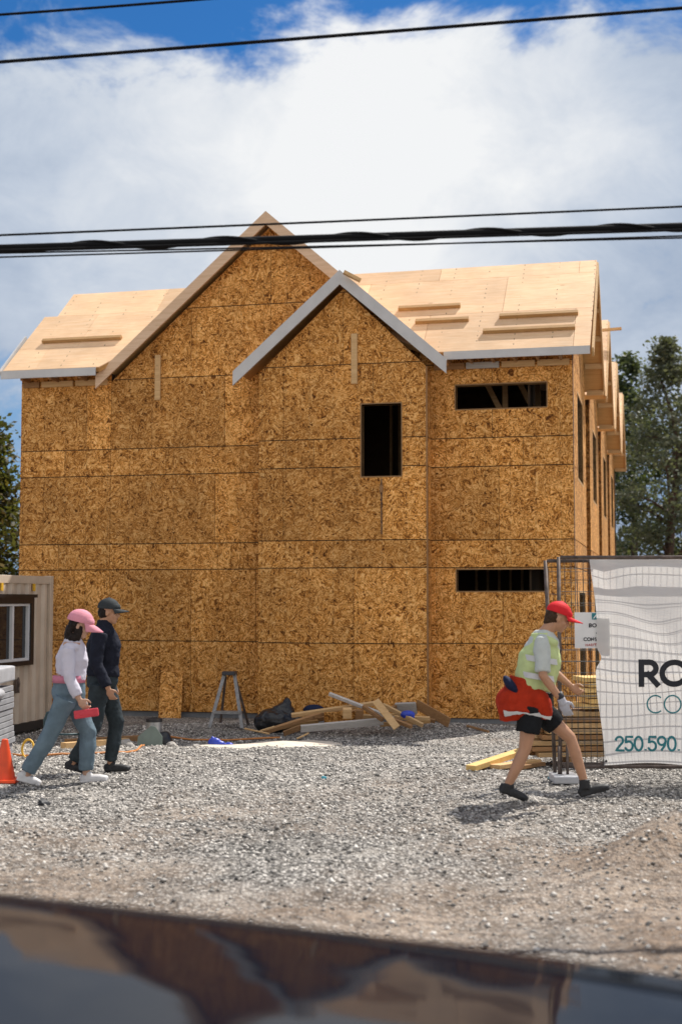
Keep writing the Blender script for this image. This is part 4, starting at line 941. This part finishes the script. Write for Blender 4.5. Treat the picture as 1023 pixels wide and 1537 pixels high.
def letters(text, x0, z0, h, sw, gap, surf, name, mat, parent):
    mb = MB(); x = x0
    for ch in text:
        if ch == ' ': x += h * .4; continue
        wd, strokes = G[ch]; off = 0 if ch in 'OC0259.' else sw / 2
        for st_ in strokes:
            pts = []
            for (ax, az_), (bx_, bz_) in zip(st_[:-1], st_[1:]):
                n = max(1, int(math.hypot(bx_ - ax, bz_ - az_) * h / .02))
                pts += [(ax + (bx_ - ax) * i / n, az_ + (bz_ - az_) * i / n) for i in range(n)]
            pts.append(st_[-1]); hs = h - sw
            P = [(x + off + p[0] * h * .94, z0 + sw / 2 + p[1] * hs) for p in pts]; closed = math.dist(P[0], P[-1]) < 1e-4; n = len(P); V = []
            for i, p in enumerate(P):
                a = P[i - 1] if i else (P[-2] if closed else p); b_ = P[i + 1] if i < n - 1 else (P[1] if closed else p)
                dx_, dz_ = b_[0] - a[0], b_[1] - a[1]; l = math.hypot(dx_, dz_) or 1; nx_2, nz_2 = -dz_ / l * sw / 2, dx_ / l * sw / 2
                e0 = (dx_ / l * sw / 2, dz_ / l * sw / 2) if not closed and i in (0, n - 1) and ch in 'LETNMIDB25R' else (0, 0); sg = -1 if i == 0 else 1
                for sd_ in (1, -1):
                    qx, qz = p[0] + nx_2 * sd_ + e0[0] * sg * .98, p[1] + nz_2 * sd_ + e0[1] * sg * .98; V.append((qx, surf(qx, qz), qz))
            mb.add(V, [(2 * i, 2 * i + 1, 2 * i + 3, 2 * i + 2) for i in range(n - 1)])
        x += wd * h * .94 + (sw if off else 0) + gap
    return mb.build(name, mat, parent)
csurf = lambda x, z: FYL(x) - wr(x, z) - .004 - .012 * 0
def pxz(x, y): p = at(x, y, FD - .06); return p.x, p.z
x_, z_ = pxz(957, 1031); letters('RO', x_, z_, .262, .054, .012, csurf, 'lettering', M['ink'], ban)
x_, z_ = pxz(970, 1071); letters('CO', x_, z_, .178, .014, .020, csurf, 'lettering', M['teal'], ban)
x_, z_ = pxz(923, 1128); letters('250.590.', x_, z_, .150, .022, .017, csurf, 'lettering', M['teal'], ban)
# notice fixed to the wires, partly behind the banner
nx0, nz1 = at(861, 917, FD - .02).x, at(861, 919, FD - .02).z; nx1, nz0 = nx0 + .36, at(861, 973, FD - .02).z
sgn = thing('site_notice', 'white construction notice with a teal logo tucked behind the banner edge', 'sign', ((nx0 + nx1) / 2, FD - .026, nz0))
hw = (nx1 - nx0) / 2; sh = nz1 - nz0; f = MB()
n = 14; V = []
for j in (0, 1):
    for i in range(n + 1): uu = -hw + 2 * hw * i / n; V += [(uu, -.004 + .006 * math.sin(uu * 14), j * sh)]
V += [(v[0], v[1] + .003, v[2]) for v in V]; q = 2 * (n + 1)
F_ = [(i, i + 1, n + 2 + i, n + 1 + i) for i in range(n)] + [(q + i, q + n + 1 + i, q + n + 2 + i, q + i + 1) for i in range(n)]
f.add(V, F_); f.build('notice_sheet', M['white_paint'], sgn)
ss = lambda x, z: -.007 + .006 * math.sin(x * 14)
letters('BOLIN', -hw + .135, sh * .58, .040, .009, .006, ss, 'notice_text', M['ink'], sgn); letters('40A', -hw + .20, sh * .38, .036, .008, .006, ss, 'notice_text', M['ink'], sgn)
letters('CONSTRU', -hw + .085, sh * .20, .036, .008, .004, ss, 'notice_text', M['ink'], sgn); letters('MAINTENA', -hw + .10, sh * .06, .026, .006, .003, ss, 'notice_text', M['red_ink'], sgn)
f = MB(); lx = -hw + .165; f.add([(lx, ss(lx, 0) , sh * .80), (lx + .06, ss(lx + .06, 0), sh * .80), (lx + .06, ss(lx + .06, 0), sh * .98), (lx, ss(lx, 0), sh * .98)], [(0, 1, 2, 3)]); f.build('logo', M['teal'], sgn)
f = MB(); f.add([(lx + .01, ss(lx, 0) - .002, sh * .83), (lx + .022, ss(lx, 0) - .002, sh * .83), (lx + .05, ss(lx + .05, 0) - .002, sh * .93), (lx + .038, ss(lx + .05, 0) - .002, sh * .93)], [(0, 1, 2, 3)]); f.build('logo_mark', M['white_paint'], sgn)

# ------------------------------------------------------------------ people
def hand(mb, wrist, tip_dir, palm_n, thumb_side, curl=.6, s=1.0, grip=False):
    """palm, four unequal curled fingers and a thumb, all as tapered volumes"""
    d = Vector(tip_dir).normalized(); nn = Vector(palm_n); nn = (nn - d * nn.dot(d)).normalized(); sd_ = Vector(thumb_side); sd_ = (sd_ - d * sd_.dot(d) - nn * sd_.dot(nn)).normalized(); w0 = Vector(wrist)
    rot = Matrix((d, sd_, nn)).transposed()
    mb.ell(w0 + d * .050 * s, (.052 * s, .040 * s, .016 * s), rot, 12, 8); mb.ell(w0 + d * .02 * s, (.035 * s, .028 * s, .019 * s), rot, 12, 8)
    for k, (ln, o_) in enumerate(((.070, .028), (.078, .009), (.072, -.010), (.056, -.028))):
        p = w0 + d * (.088 * s) + sd_ * (o_ * s); P = [p]; a = 0
        for seg in (.45, .32, .23):
            a += curl * (1 + .12 * k); q = (d * math.cos(a) + nn * math.sin(a)); p = p + q * (ln * seg * s); P.append(p)
        mb.tube(P, [.0092 * s, .0088 * s, .0082 * s, .0066 * s], 8)
    b0 = w0 + d * .028 * s + sd_ * .028 * s; b1 = b0 + (d * .6 + sd_ * .7 + nn * .35).normalized() * .035 * s; b2 = b1 + (d * .85 + sd_ * .1 + nn * .5).normalized() * .030 * s; b3 = b2 + (d * .9 - sd_ * .15 + nn * .5).normalized() * .022 * s
    mb.tube([b0, b1, b2, b3], [.014 * s, .0115 * s, .010 * s, .008 * s], 8)
def head(mb, c, pitch, s=1.0):
    """skull, jaw, brow, nose, lips, chin, ears; faces +x, pitched down by pitch"""
    Rm = Euler((0, pitch, 0)).to_matrix(); c = Vector(c); P = lambda x, y, z: c + Rm @ Vector((x * s, y * s, z * s))
    mb.ell(P(-.008, 0, .028), (.098 * s, .076 * s, .092 * s), Rm); mb.ell(P(.022, 0, -.035), (.070 * s, .060 * s, .078 * s), Rm)
    mb.ell(P(.052, 0, -.088), (.032 * s, .034 * s, .026 * s), Rm, 12, 8); mb.ell(P(.070, 0, .012), (.022 * s, .052 * s, .016 * s), Rm, 12, 8)
    mb.tube([P(.084, 0, .008), P(.100, 0, -.018), P(.108, 0, -.030)], [.008 * s, .011 * s, .012 * s], 8); mb.ell(P(.094, 0, -.034), (.016 * s, .017 * s, .010 * s), Rm, 10, 6)
    mb.ell(P(.078, 0, -.060), (.014 * s, .024 * s, .009 * s), Rm, 10, 6)
    for sy in (-1, 1):
        mb.ell(P(-.004, sy * .078, -.010), (.020 * s, .010 * s, .030 * s), Rm, 10, 8); mb.ell(P(.058, sy * .040, -.030), (.026 * s, .022 * s, .028 * s), Rm, 10, 8)
    return P, Rm
def limb(mb, pts, rads, n=12): mb.tube(pts, rads, n)
def shoe(mb, heel, toe, up_, sc=1.0, h=.07):
    a = Vector(heel); b_ = Vector(toe); d = (b_ - a).normalized(); y = Vector((0, 1, 0)); u = y.cross(d) * -1 if False else d.cross(y); u = u if u.z > 0 else -u
    rot = Matrix((d, y, u)).transposed(); L = (b_ - a).length
    mb.ell(a + d * .055 + u * .040, (.060, .038 * sc, .046), rot, 12, 8); mb.ell(a + d * L * .55 + u * .034, (L * .40, .042 * sc, .036), rot, 14, 8)
    mb.ell(a + d * (L - .06) + u * .030, (.062, .046 * sc, .030), rot, 12, 8); mb.ell(a + d * .075 + u * .075, (.045, .036, .045), rot, 12, 8)
    mb.box(a + d * L * .5 + u * .010, (L * .92, .078 * sc, .020), rot)
def person(label, base, J, pal, hs=1.0):
    """J: joints in metres, x forward (walking to the right), y away from the viewer, z up from the ground"""
    p = thing('person', label, 'person', base); V_ = Vector
    bd = MB()
    P, Rm = head(bd, J['head'], J['pitch'], hs)
    nb = V_(J['neck']); pel = V_(J['pelvis']); ch = nb.lerp(pel, .32); wa = nb.lerp(pel, .70)
    limb(bd, [P(-.02, 0, -.05), nb + V_((0, 0, .02)), nb - V_((0, 0, .05))], [.058, .060, .075])
    limb(bd, [nb, ch, wa, pel, pel - V_((0, 0, .06))], [(.11, .085), (.105, .145), (.09, .125), (.10, .15), (.085, .13)], 16)
    for sd_ in ('R', 'L'):
        S_, E_, W_, H_ = [V_(q) for q in J['arm' + sd_]]
        limb(bd, [S_, S_.lerp(E_, .35), E_, E_.lerp(W_, .3), W_], [.052, .047, .038, .039, .026])
        hand(bd, W_, H_ - W_, J.get('palm' + sd_, (.2, .9 if sd_ == 'R' else -.9, 0)), (1, 0, .3), J.get('curl' + sd_, .55))
        Hp, K_, A_ = [V_(q) for q in J['leg' + sd_]]
        limb(bd, [Hp, Hp.lerp(K_, .3), K_, K_.lerp(A_, .3), A_.lerp(K_, .12), A_ - V_((0, 0, .03))], [.088, .078, .052, .054, .036, .036])
    remesh(bd, 'body', M[pal['skin']], p, .0072, 3)
    for sy in (-1, 1):
        f = MB(); f.ell(P(.083, sy * .032, .0), (.008, .011, .006), Rm, 8, 6); f.build('eye', M['eye_dark'], p, smooth=True)
    f = MB(); f.ell(P(.089, 0, -.060), (.007, .022, .004), Rm, 10, 6); f.build('mouth', M['lip'], p, smooth=True)
    return p, P, Rm, nb, ch, wa, pel
V_ = Vector
def cap(p, P, Rm, mat, s=1.0, brim=.10, droop=0.0, bucket=False):
    f = MB(); c = P(-.008, 0, .045)
    V = []; nu_, nv_ = 20, 8
    f.ell(c, (.112 * s, .092 * s, .098 * s), Rm, 20, 12); f.ell(P(.0, 0, .055), (.115 * s, .090 * s, .06 * s), Rm, 18, 8)
    f.ell(P(-.01, 0, .145), (.012, .012, .008), Rm, 8, 5)
    o = remesh(f, 'cap', M[mat], p, .007, 2)
    # cut the crown at the band: move everything below it up to the band plane
    zc = P(0, 0, .035); nrm = Rm @ V_((0, 0, 1)); me = o.data; bm = bmesh.new(); bm.from_mesh(me)
    bmesh.ops.bisect_plane(bm, geom=bm.verts[:] + bm.edges[:] + bm.faces[:], plane_co=zc, plane_no=nrm, clear_inner=True); bm.to_mesh(me); bm.free()
    b_ = MB(); n = 14; top = []; 
    for j in range(6):
        for i in range(n + 1):
            a = R(-62 + 124 * i / n); r0 = .100 + (brim * math.cos(a) ** 0.8 + .004) * j / 5
            x = r0 * math.cos(a) * s; y = min(.095, r0) * math.sin(a) * s; z = .040 - droop * (j / 5) ** 1.4 - .035 * (abs(math.sin(a)) ** 2) * j / 5
            top.append(P(x, y, z))
    m_ = len(top); V = top + [q - nrm * .006 for q in top]; F_ = []
    for j in range(5):
        for i in range(n):
            k = j * (n + 1) + i; F_ += [(k, k + 1, k + n + 2, k + n + 1), (k + m_, k + n + 1 + m_, k + n + 2 + m_, k + 1 + m_)]
    for i in range(n): k = 5 * (n + 1) + i; F_.append((k, k + 1, k + 1 + m_, k + m_))
    b_.add(V, F_); b_.build('brim', M[mat], o, smooth=True)
    return o
# --- worker in red cap, striding right
bw = at(800, 1200, 11.5); bw.z = hz(bw.x, bw.y)
J = dict(head=(.225, 0, 1.555), pitch=R(20), neck=(.105, 0, 1.40), pelvis=(-.01, 0, .83),
  armR=((.06, -.18, 1.345), (.055, -.235, 1.075), (.215, -.205, .865), (.275, -.195, .73)), armL=((.08, .18, 1.345), (.20, .24, 1.10), (.36, .20, .96), (.44, .19, .90)),
  legR=((-.02, -.09, .80), (-.085, -.10, .44), (-.245, -.10, .11)), legL=((.03, .09, .80), (.335, .09, .52), (.455, .09, .13)), curlR=.45, curlL=.7)
p, P, Rm, nb, ch, wa, pel = person('worker in red cap and lime vest striding right past the banner fence', bw, J, dict(skin='skin_tan'), 1.0)
f = MB(); f.ell(P(-.045, 0, .0), (.068, .081, .080), Rm); f.ell(P(-.075, 0, -.045), (.035, .055, .05), Rm, 12, 8); remesh(f, 'hair', M['hair_brown'], p, .008, 2, folds=.02, fscale=.025)
cap(p, P, Rm, 'cap_red', 1.0, .115, .01)
f = MB(); limb(f, [nb + V_((-.01, 0, .055)), nb - V_((0, 0, .02)), ch, wa, pel + V_((0, 0, .10))], [(.068, .068), (.115, .12), (.135, .17), (.12, .155), (.125, .165)], 18)
for sd_, S_, E_ in (('R', (.06, -.165, 1.34), (.055, -.225, 1.10)), ('L', (.08, .165, 1.34), (.17, .225, 1.14))): limb(f, [V_(S_) * 1.0 + V_((.01, -.07 if S_[1] > 0 else .07, .03)), V_(S_) + V_((0, 0, .012)), V_(S_).lerp(V_(E_), .25), V_(S_).lerp(V_(E_), .6), V_(E_)], [.05, .066, .072, .066, .064], 14)
remesh(f, 'shirt', M['tee_grey'], p, .009, 5, folds=.022)
f = MB(); limb(f, [nb + V_((-.02, 0, .03)), nb - V_((.01, 0, .06)), ch, wa + V_((0, 0, .02)), wa.lerp(pel, .35)], [(.088, .088), (.134, .125), (.162, .180), (.152, .182), (.150, .182)], 18)
for sy in (-1, 1): f.ell(nb + V_((.0, sy * .095, -.045)), (.11, .05, .045), (0, .1, 0))
vest = remesh(f, 'vest', M['vest_lime'], p, .009, 4, folds=.022)
for q_ in (.55, .30):
    f = MB(); c = nb.lerp(pel, q_ + .05); tx3 = Matrix.Rotation(R(-10), 3, 'Y'); n = 28; rx, ry = (.161, .184)
    V = []
    for zz in (-.024, .024):
        for i in range(n): V.append(c + V_((rx * math.cos(6.283 * i / n), ry * math.sin(6.283 * i / n), zz + .16 * rx * -math.cos(6.283 * i / n))))
    V += [v.lerp(V_((c.x, c.y, v.z)), .06) for v in V]
    F_ = [(i, (i + 1) % n, n + (i + 1) % n, n + i) for i in range(n)]; f.add(V, F_); f.build('reflective_band', M['reflect'], vest, smooth=True)
f = MB(); limb(f, [wa.lerp(pel, .35), pel, pel - V_((0, 0, .07))], [(.115, .155), (.135, .165), (.12, .15)], 16)
for sd_, t_ in (('R', .60), ('L', .62)):
    Hp, K_, A_ = [V_(q) for q in J['leg' + sd_]]; limb(f, [Hp, Hp.lerp(K_, .3), Hp.lerp(K_, t_)], [.108, .104, .098], 14)
remesh(f, 'shorts', M['shorts_black'], p, .009, 4, folds=.025)
# red hi-vis jacket tied round the hips, bulging behind
f = MB(); limb(f, [pel + V_((-.02, 0, .20)), pel + V_((-.05, 0, .08)), pel + V_((-.10, 0, -.06)), pel + V_((-.09, 0, -.135))], [(.135, .170), (.175, .195), (.205, .205), (.155, .185)], 18)
f.ell(pel + V_((-.17, -.02, .02)), (.125, .17, .15), (0, .35, 0)); f.ell(pel + V_((-.15, -.10, -.05)), (.14, .10, .10)); f.ell(pel + V_((.05, -.13, .0)), (.10, .07, .14), (0, -.5, 0)); f.ell(pel + V_((.10, .05, -.04)), (.08, .14, .08))
jk = remesh(f, 'tied_jacket', M['jacket_red'], p, .010, 3)
md = jk.modifiers.new('folds', 'DISPLACE'); tx = bpy.data.textures.new('folds', 'CLOUDS'); tx.noise_scale = .16; md.texture = tx; md.strength = .05
f = MB(); P_ = [pel + V_((-.245, -.12, -.075)), pel + V_((-.16, -.235, -.095)), pel + V_((-.04, -.245, -.115)), pel + V_((.07, -.215, -.13)), pel + V_((.15, -.14, -.125))]
Q_ = []
for a, b_ in zip(P_[:-1], P_[1:]): Q_ += [a.lerp(b_, i / 8) for i in range(8)]
Q_.append(P_[-1]); V = []
for q in Q_: V += [q + V_((0, -.04, .024)), q + V_((0, -.04, .008)), q + V_((0, -.04, -.008)), q + V_((0, -.04, -.024))]
f.add(V, [(4 * i + k, 4 * i + k + 1, 4 * i + k + 5, 4 * i + k + 4) for i in range(len(Q_) - 1) for k in range(3)]); bo = f.build('reflective_band', M['reflect'], jk, smooth=True)
md = bo.modifiers.new('wrap', 'SHRINKWRAP'); md.target = jk; md.wrap_method = 'NEAREST_SURFACEPOINT'; md.wrap_mode = 'OUTSIDE_SURFACE'; md.offset = .017
f = MB(); f.ell(pel + V_((-.19, -.10, .155)), (.10, .09, .04), (0, .95, 0)); remesh(f, 'navy_collar', M['navy'], jk, .009, 3)
f = MB(); W_ = V_(J['armR'][2]); hd = (V_(J['armR'][3]) - W_).normalized(); limb(f, [W_ - hd * .07, W_ - hd * .03, W_ - hd * .01], [.034, .034, .033]); f.build('wristband', M['ink'], p, smooth=True)
f = MB(); hand(f, W_ + hd * .0, hd, (.2, .9, 0), (1, 0, .3), .45, 1.16); limb(f, [W_ - hd * .02, W_ + hd * .04], [.036, .034]); remesh(f, 'glove', M['glove_grey'], p, .006, 2)
f = MB(); shoe(f, (-.315, -.10, .095), (-.065, -.10, .0), 1); limb(f, [V_((-.245, -.10, .16)), V_((-.255, -.10, .08))], [.046, .05]); remesh(f, 'shoe', M['shoe_black'], p, .008, 2)
f = MB(); shoe(f, (.405, .09, .015), (.675, .09, .085), 1); limb(f, [V_((.45, .09, .17)), V_((.455, .09, .09))], [.046, .05]); remesh(f, 'shoe', M['shoe_black'], p, .008, 2)

# --- woman in pink cap
bq = at(105, 1181, 12.4); bq.z = hz(bq.x, bq.y)
J = dict(head=(.075, 0, 1.455), pitch=R(14), neck=(.015, 0, 1.305), pelvis=(-.02, 0, .83),
  armR=((-.01, -.155, 1.245), (.02, -.19, .985), (.115, -.20, .79), (.185, -.20, .70)), armL=((.01, .155, 1.245), (-.03, .20, .99), (.03, .21, .77), (.07, .21, .67)),
  legR=((-.03, -.085, .79), (-.18, -.09, .44), (-.375, -.09, .115)), legL=((.0, .085, .79), (.145, .085, .47), (.135, .085, .10)), curlR=.75)
p, P, Rm, nb, ch, wa, pel = person('walker in pink cap, pale top and blue jeans carrying a red case', bq, J, dict(skin='skin_light'), .97)
f = MB(); f.ell(P(-.035, 0, .005), (.075, .083, .09), Rm); f.ell(P(-.075, 0, -.08), (.05, .075, .10), Rm, 12, 8); f.ell(P(.01, -.05, -.07), (.04, .035, .09), Rm, 10, 8); f.ell(P(.01, .05, -.07), (.04, .035, .09), Rm, 10, 8); f.ell(P(-.03, -.03, -.13), (.06, .06, .05), Rm, 10, 8); remesh(f, 'hair', M['hair_dark'], p, .008, 2, folds=.02, fscale=.025)
cap(p, P, Rm, 'cap_pink', 1.12, .105, .045)
f = MB(); limb(f, [nb + V_((0, 0, .02)), nb - V_((0, 0, .04)), ch, wa, pel + V_((0, 0, .13))], [(.07, .075), (.10, .112), (.120, .150), (.108, .135), (.12, .15)], 18); limb(f, [nb + V_((-.01, 0, .075)), nb - V_((0, 0, .05))], [.066, .085]); f.ell(nb + V_((0, .08, -.045)), (.075, .08, .045)); f.ell(nb + V_((0, -.08, -.045)), (.075, .08, .045))
for S_, E_, W_ in (((-.01, -.145, 1.245), (.02, -.19, .985), (.105, -.20, .82)), ((.01, .145, 1.245), (-.03, .20, .99), (.02, .21, .80))): limb(f, [V_(S_), V_(S_).lerp(V_(E_), .5), V_(E_), V_(W_)], [.068, .060, .054, .050], 14)
sh_ = remesh(f, 'top', M['cloth_white'], p, .009, 4, folds=.024)
f = MB(); limb(f, [pel + V_((0, 0, .165)), pel + V_((0, 0, .10))], [(.1215, .1515), (.1235, .1535)], 20); f.build('hem_stripe', M['cloth_pink'], sh_, smooth=True)
f = MB(); limb(f, [pel + V_((0, 0, .13)), pel, pel - V_((0, 0, .06))], [(.108, .14), (.125, .155), (.11, .14)], 16)
for sd_ in 'RL':
    Hp, K_, A_ = [V_(q) for q in J['leg' + sd_]]; limb(f, [Hp, Hp.lerp(K_, .4), K_, K_.lerp(A_, .5), A_ + (K_ - A_) * .05], [.102, .092, .078, .074, .070], 14)
remesh(f, 'jeans', M['denim'], p, .009, 4, folds=.024)
f = MB(); shoe(f, (-.475, -.09, .055), (-.245, -.09, -.005), 1); remesh(f, 'shoe', M['shoe_white'], p, .008, 2)
f = MB(); shoe(f, (.075, .085, .0), (.345, .085, .02), 1); remesh(f, 'shoe', M['shoe_white'], p, .008, 2)
rc = MB(); rc.box((0, 0, 0), (.225, .03, .075), (0, R(-8), 0)); rc.box((0, -.004, .0), (.12, .03, .04), (0, R(-8), 0)); co_ = rc.build('red_case', M['red_case'], loc=bq + V_((.185, -.218, .665)), bevel=.012, label='flat red case held at the side of the pink capped walker', cat='case')

# --- man in dark clothes beside her
bm_ = at(158, 1165, 13.25); bm_.z = hz(bm_.x, bm_.y)
J = dict(head=(.02, 0, 1.575), pitch=R(4), neck=(-.025, 0, 1.425), pelvis=(-.04, 0, .90),
  armR=((-.04, -.185, 1.365), (-.06, -.235, 1.07), (.06, -.225, .84), (.10, -.22, .74)), armL=((-.02, .185, 1.365), (-.06, .24, 1.07), (.0, .24, .83), (.04, .24, .72)),
  legR=((-.05, -.09, .87), (-.10, -.09, .47), (-.30, -.09, .12)), legL=((-.03, .09, .87), (.09, .09, .49), (.035, .09, .10)))
p, P, Rm, nb, ch, wa, pel = person('walker in dark cap and dark clothes on the far side of the pink cap', bm_, J, dict(skin='skin_tan'), 1.0)
f = MB(); f.ell(P(-.04, 0, .0), (.070, .081, .078), Rm); remesh(f, 'hair', M['hair_dark'], p, .008, 2, folds=.02, fscale=.025)
cap(p, P, Rm, 'cap_black', 1.0, .095, .015)
f = MB(); limb(f, [nb + V_((0, 0, .03)), nb - V_((0, 0, .03)), ch, wa, pel + V_((0, 0, .05))], [(.072, .072), (.115, .115), (.135, .172), (.122, .155), (.128, .165)], 18); limb(f, [nb + V_((0, 0, .075)), nb - V_((0, 0, .05))], [.068, .088]); f.ell(nb + V_((0, .09, -.045)), (.08, .09, .05)); f.ell(nb + V_((0, -.09, -.045)), (.08, .09, .05))
for S_, E_, W_ in (((-.04, -.17, 1.365), (-.06, -.235, 1.07), (.05, -.225, .86)), ((-.02, .17, 1.365), (-.06, .24, 1.07), (-.005, .24, .85))): limb(f, [V_(S_), V_(S_).lerp(V_(E_), .5), V_(E_), V_(W_)], [.080, .070, .060, .052], 14)
remesh(f, 'jacket', M['jacket_navy'], p, .009, 4, folds=.028)
f = MB(); limb(f, [pel + V_((0, 0, .08)), pel, pel - V_((0, 0, .06))], [(.11, .145), (.125, .155), (.11, .14)], 16)
for sd_ in 'RL':
    Hp, K_, A_ = [V_(q) for q in J['leg' + sd_]]; limb(f, [Hp, Hp.lerp(K_, .4), K_, K_.lerp(A_, .5), A_ + (K_ - A_) * .02], [.104, .094, .076, .068, .062], 14)
remesh(f, 'trousers', M['denim_dark'], p, .009, 4, folds=.028)
f = MB(); shoe(f, (-.39, -.09, .06), (-.16, -.09, -.0), 1); remesh(f, 'shoe', M['shoe_black'], p, .008, 2)
f = MB(); shoe(f, (-.03, .09, .0), (.24, .09, .01), 1); remesh(f, 'shoe', M['shoe_black'], p, .008, 2)

# ------------------------------------------------------------------ parked car in the foreground, its bonnet below the camera
car = thing('parked_car', 'dark blue car whose glossy bonnet crosses the bottom of the photo mirroring the house', 'car', (-.21, 2.08, 0.0), R(-11.4))
def top_z(x):
    if x > .95: return 1.01 - .9 * (x - .95) ** 1.3
    if x > -.95: return 1.125 - .060 * (x + .95) - .012 * max(0, x) ** 2 * 1.0
    return 1.125
def hw_(x): 
    if x > .3: return .93 - .20 * ((x - .3) / .95) ** 2.4
    if x < -2.9: return .93 - .12 * ((-2.9 - x) / .6) ** 2
    return .93
def section(x, n=48):
    zt = top_z(x) - .022; w_ = hw_(x); pts = []
    crown = .017
    prof = [(0, zt)] + [(w_ * q, zt - crown * q ** 2.2 - .012 * math.exp(-((q - .45) / .07) ** 2) * 0) for q in (.12, .24, .36, .48, .6, .7, .78, .84)]
    e = zt - crown * .84 ** 2.2
    prof += [(w_ * .885, e - .014), (w_ * .925, e - .036), (w_ * .955, e - .07), (w_ * .975, e - .12), (w_ * .99, e - .20), (w_, e - .32), (w_ * .99, e - .46), (w_ * .97, .34), (w_ * .90, .24), (0, .22)]
    return prof
st = [-3.45, -3.35, -3.1, -2.7, -2.2, -1.7, -1.2, -.95, -.7, -.45, -.2, .05, .3, .5, .7, .85, .97, 1.06, 1.13, 1.17]
f = MB(); V = []; n_ = None
for x in st:
    pr = section(x); L = [(x, y, z) for y, z in pr] + [(x, -y, z) for y, z in pr[-2:0:-1]]; n_ = len(L); V += L
F_ = [(i * n_ + k, i * n_ + (k + 1) % n_, (i + 1) * n_ + (k + 1) % n_, (i + 1) * n_ + k) for i in range(len(st) - 1) for k in range(n_)] + [tuple(range(n_)), tuple(range((len(st) - 1) * n_, len(st) * n_))]
f.add(V, F_); cb = f.build('body', M['car_paint'], car, smooth=True); md = cb.modifiers.new('sub', 'SUBSURF'); md.levels = 1; md.render_levels = 2
# cabin
cs = [(-3.2, 1.12, .86, .0), (-2.9, 1.38, .80, .0), (-2.2, 1.52, .72, 0), (-1.75, 1.50, .72, 0), (-1.0, 1.13, .84, 0)]
f = MB(); V = []
for x, zt, w_, _q in cs: V += [(x, -w_ - .02 * (zt < 1.2), 1.06), (x, -w_ * .92, (zt + .98) / 2), (x, -w_ * .80, zt - .02), (x, 0, zt + .01), (x, w_ * .80, zt - .02), (x, w_ * .92, (zt + .98) / 2), (x, w_ + .02 * (zt < 1.2), 1.06)]
F_ = [(i * 7 + k, i * 7 + k + 1, (i + 1) * 7 + k + 1, (i + 1) * 7 + k) for i in range(4) for k in range(6)]
f.add(V, F_); f.build('cabin', M['glass_dark'], car, smooth=False)
f = MB(); f.add([(-2.9, -.62, 1.395), (-2.9, .62, 1.395), (-2.2, .57, 1.53), (-2.2, -.57, 1.53), (-1.75, .57, 1.515), (-1.75, -.57, 1.515), (-2.2, 0, 1.548), (-1.75, 0, 1.53), (-2.9, 0, 1.41)], [(0, 8, 6, 3), (8, 1, 2, 6), (3, 6, 7, 5), (6, 2, 4, 7)]); f.build('roof', M['car_paint'], car, smooth=True)
for sy in (-1, 1):
    f = MB(); f.tube([(-1.02, sy * .82, 1.05), (-1.75, sy * .60, 1.50), (-2.2, sy * .59, 1.525), (-2.9, sy * .65, 1.385), (-3.2, sy * .84, 1.05)], .03, 8); f.build('roof_pillar', M['car_paint'], car, smooth=True)
    f = MB(); f.ell((-1.05, sy * 1.0, 1.08), (.07, .11, .075)); f.build('mirror', M['car_paint'], car, smooth=True)
    f = MB(); f.ell((1.03, sy * .62, .70), (.12, .18, .07), (0, 0, sy * -.35)); f.build('headlight', M['lamp_lens'], car, smooth=True)
    f = MB(); f.ell((-3.42, sy * .66, .80), (.05, .16, .08)); f.build('tail_light', M['tail_lens'], car, smooth=True)
    for xw in (.22, -2.55):
        f = MB(); f.lathe([(.20, -.10), (.31, -.11), (.335, -.08), (.335, .08), (.31, .11), (.20, .10)], n=32); o = f.build('wheel', M['tyre'], car, smooth=True); o.location = (xw, sy * .84, .33); o.rotation_euler = (R(90), 0, 0)
        f = MB(); f.lathe([(.02, -.105 * 1), (.06, -.10), (.20, -.085), (.20, .085), (.06, .10), (.02, .105)], n=10); f.build('rim', M['rim'], o)
f = MB(); f.b2((1.12, -.45, .42), (1.18, .45, .58)); f.build('grille', M['trim_black'], car, bevel=.01)
for sy in (-1, 1):
    f = MB(); f.tube([(-.93, sy * .74, top_z(-.93) - .034 + .0), (0, sy * .72, top_z(0) - .030), (.9, sy * .60, top_z(.9) - .021)], .004, 6); f.build('bonnet_seam', M['trim_black'], car)
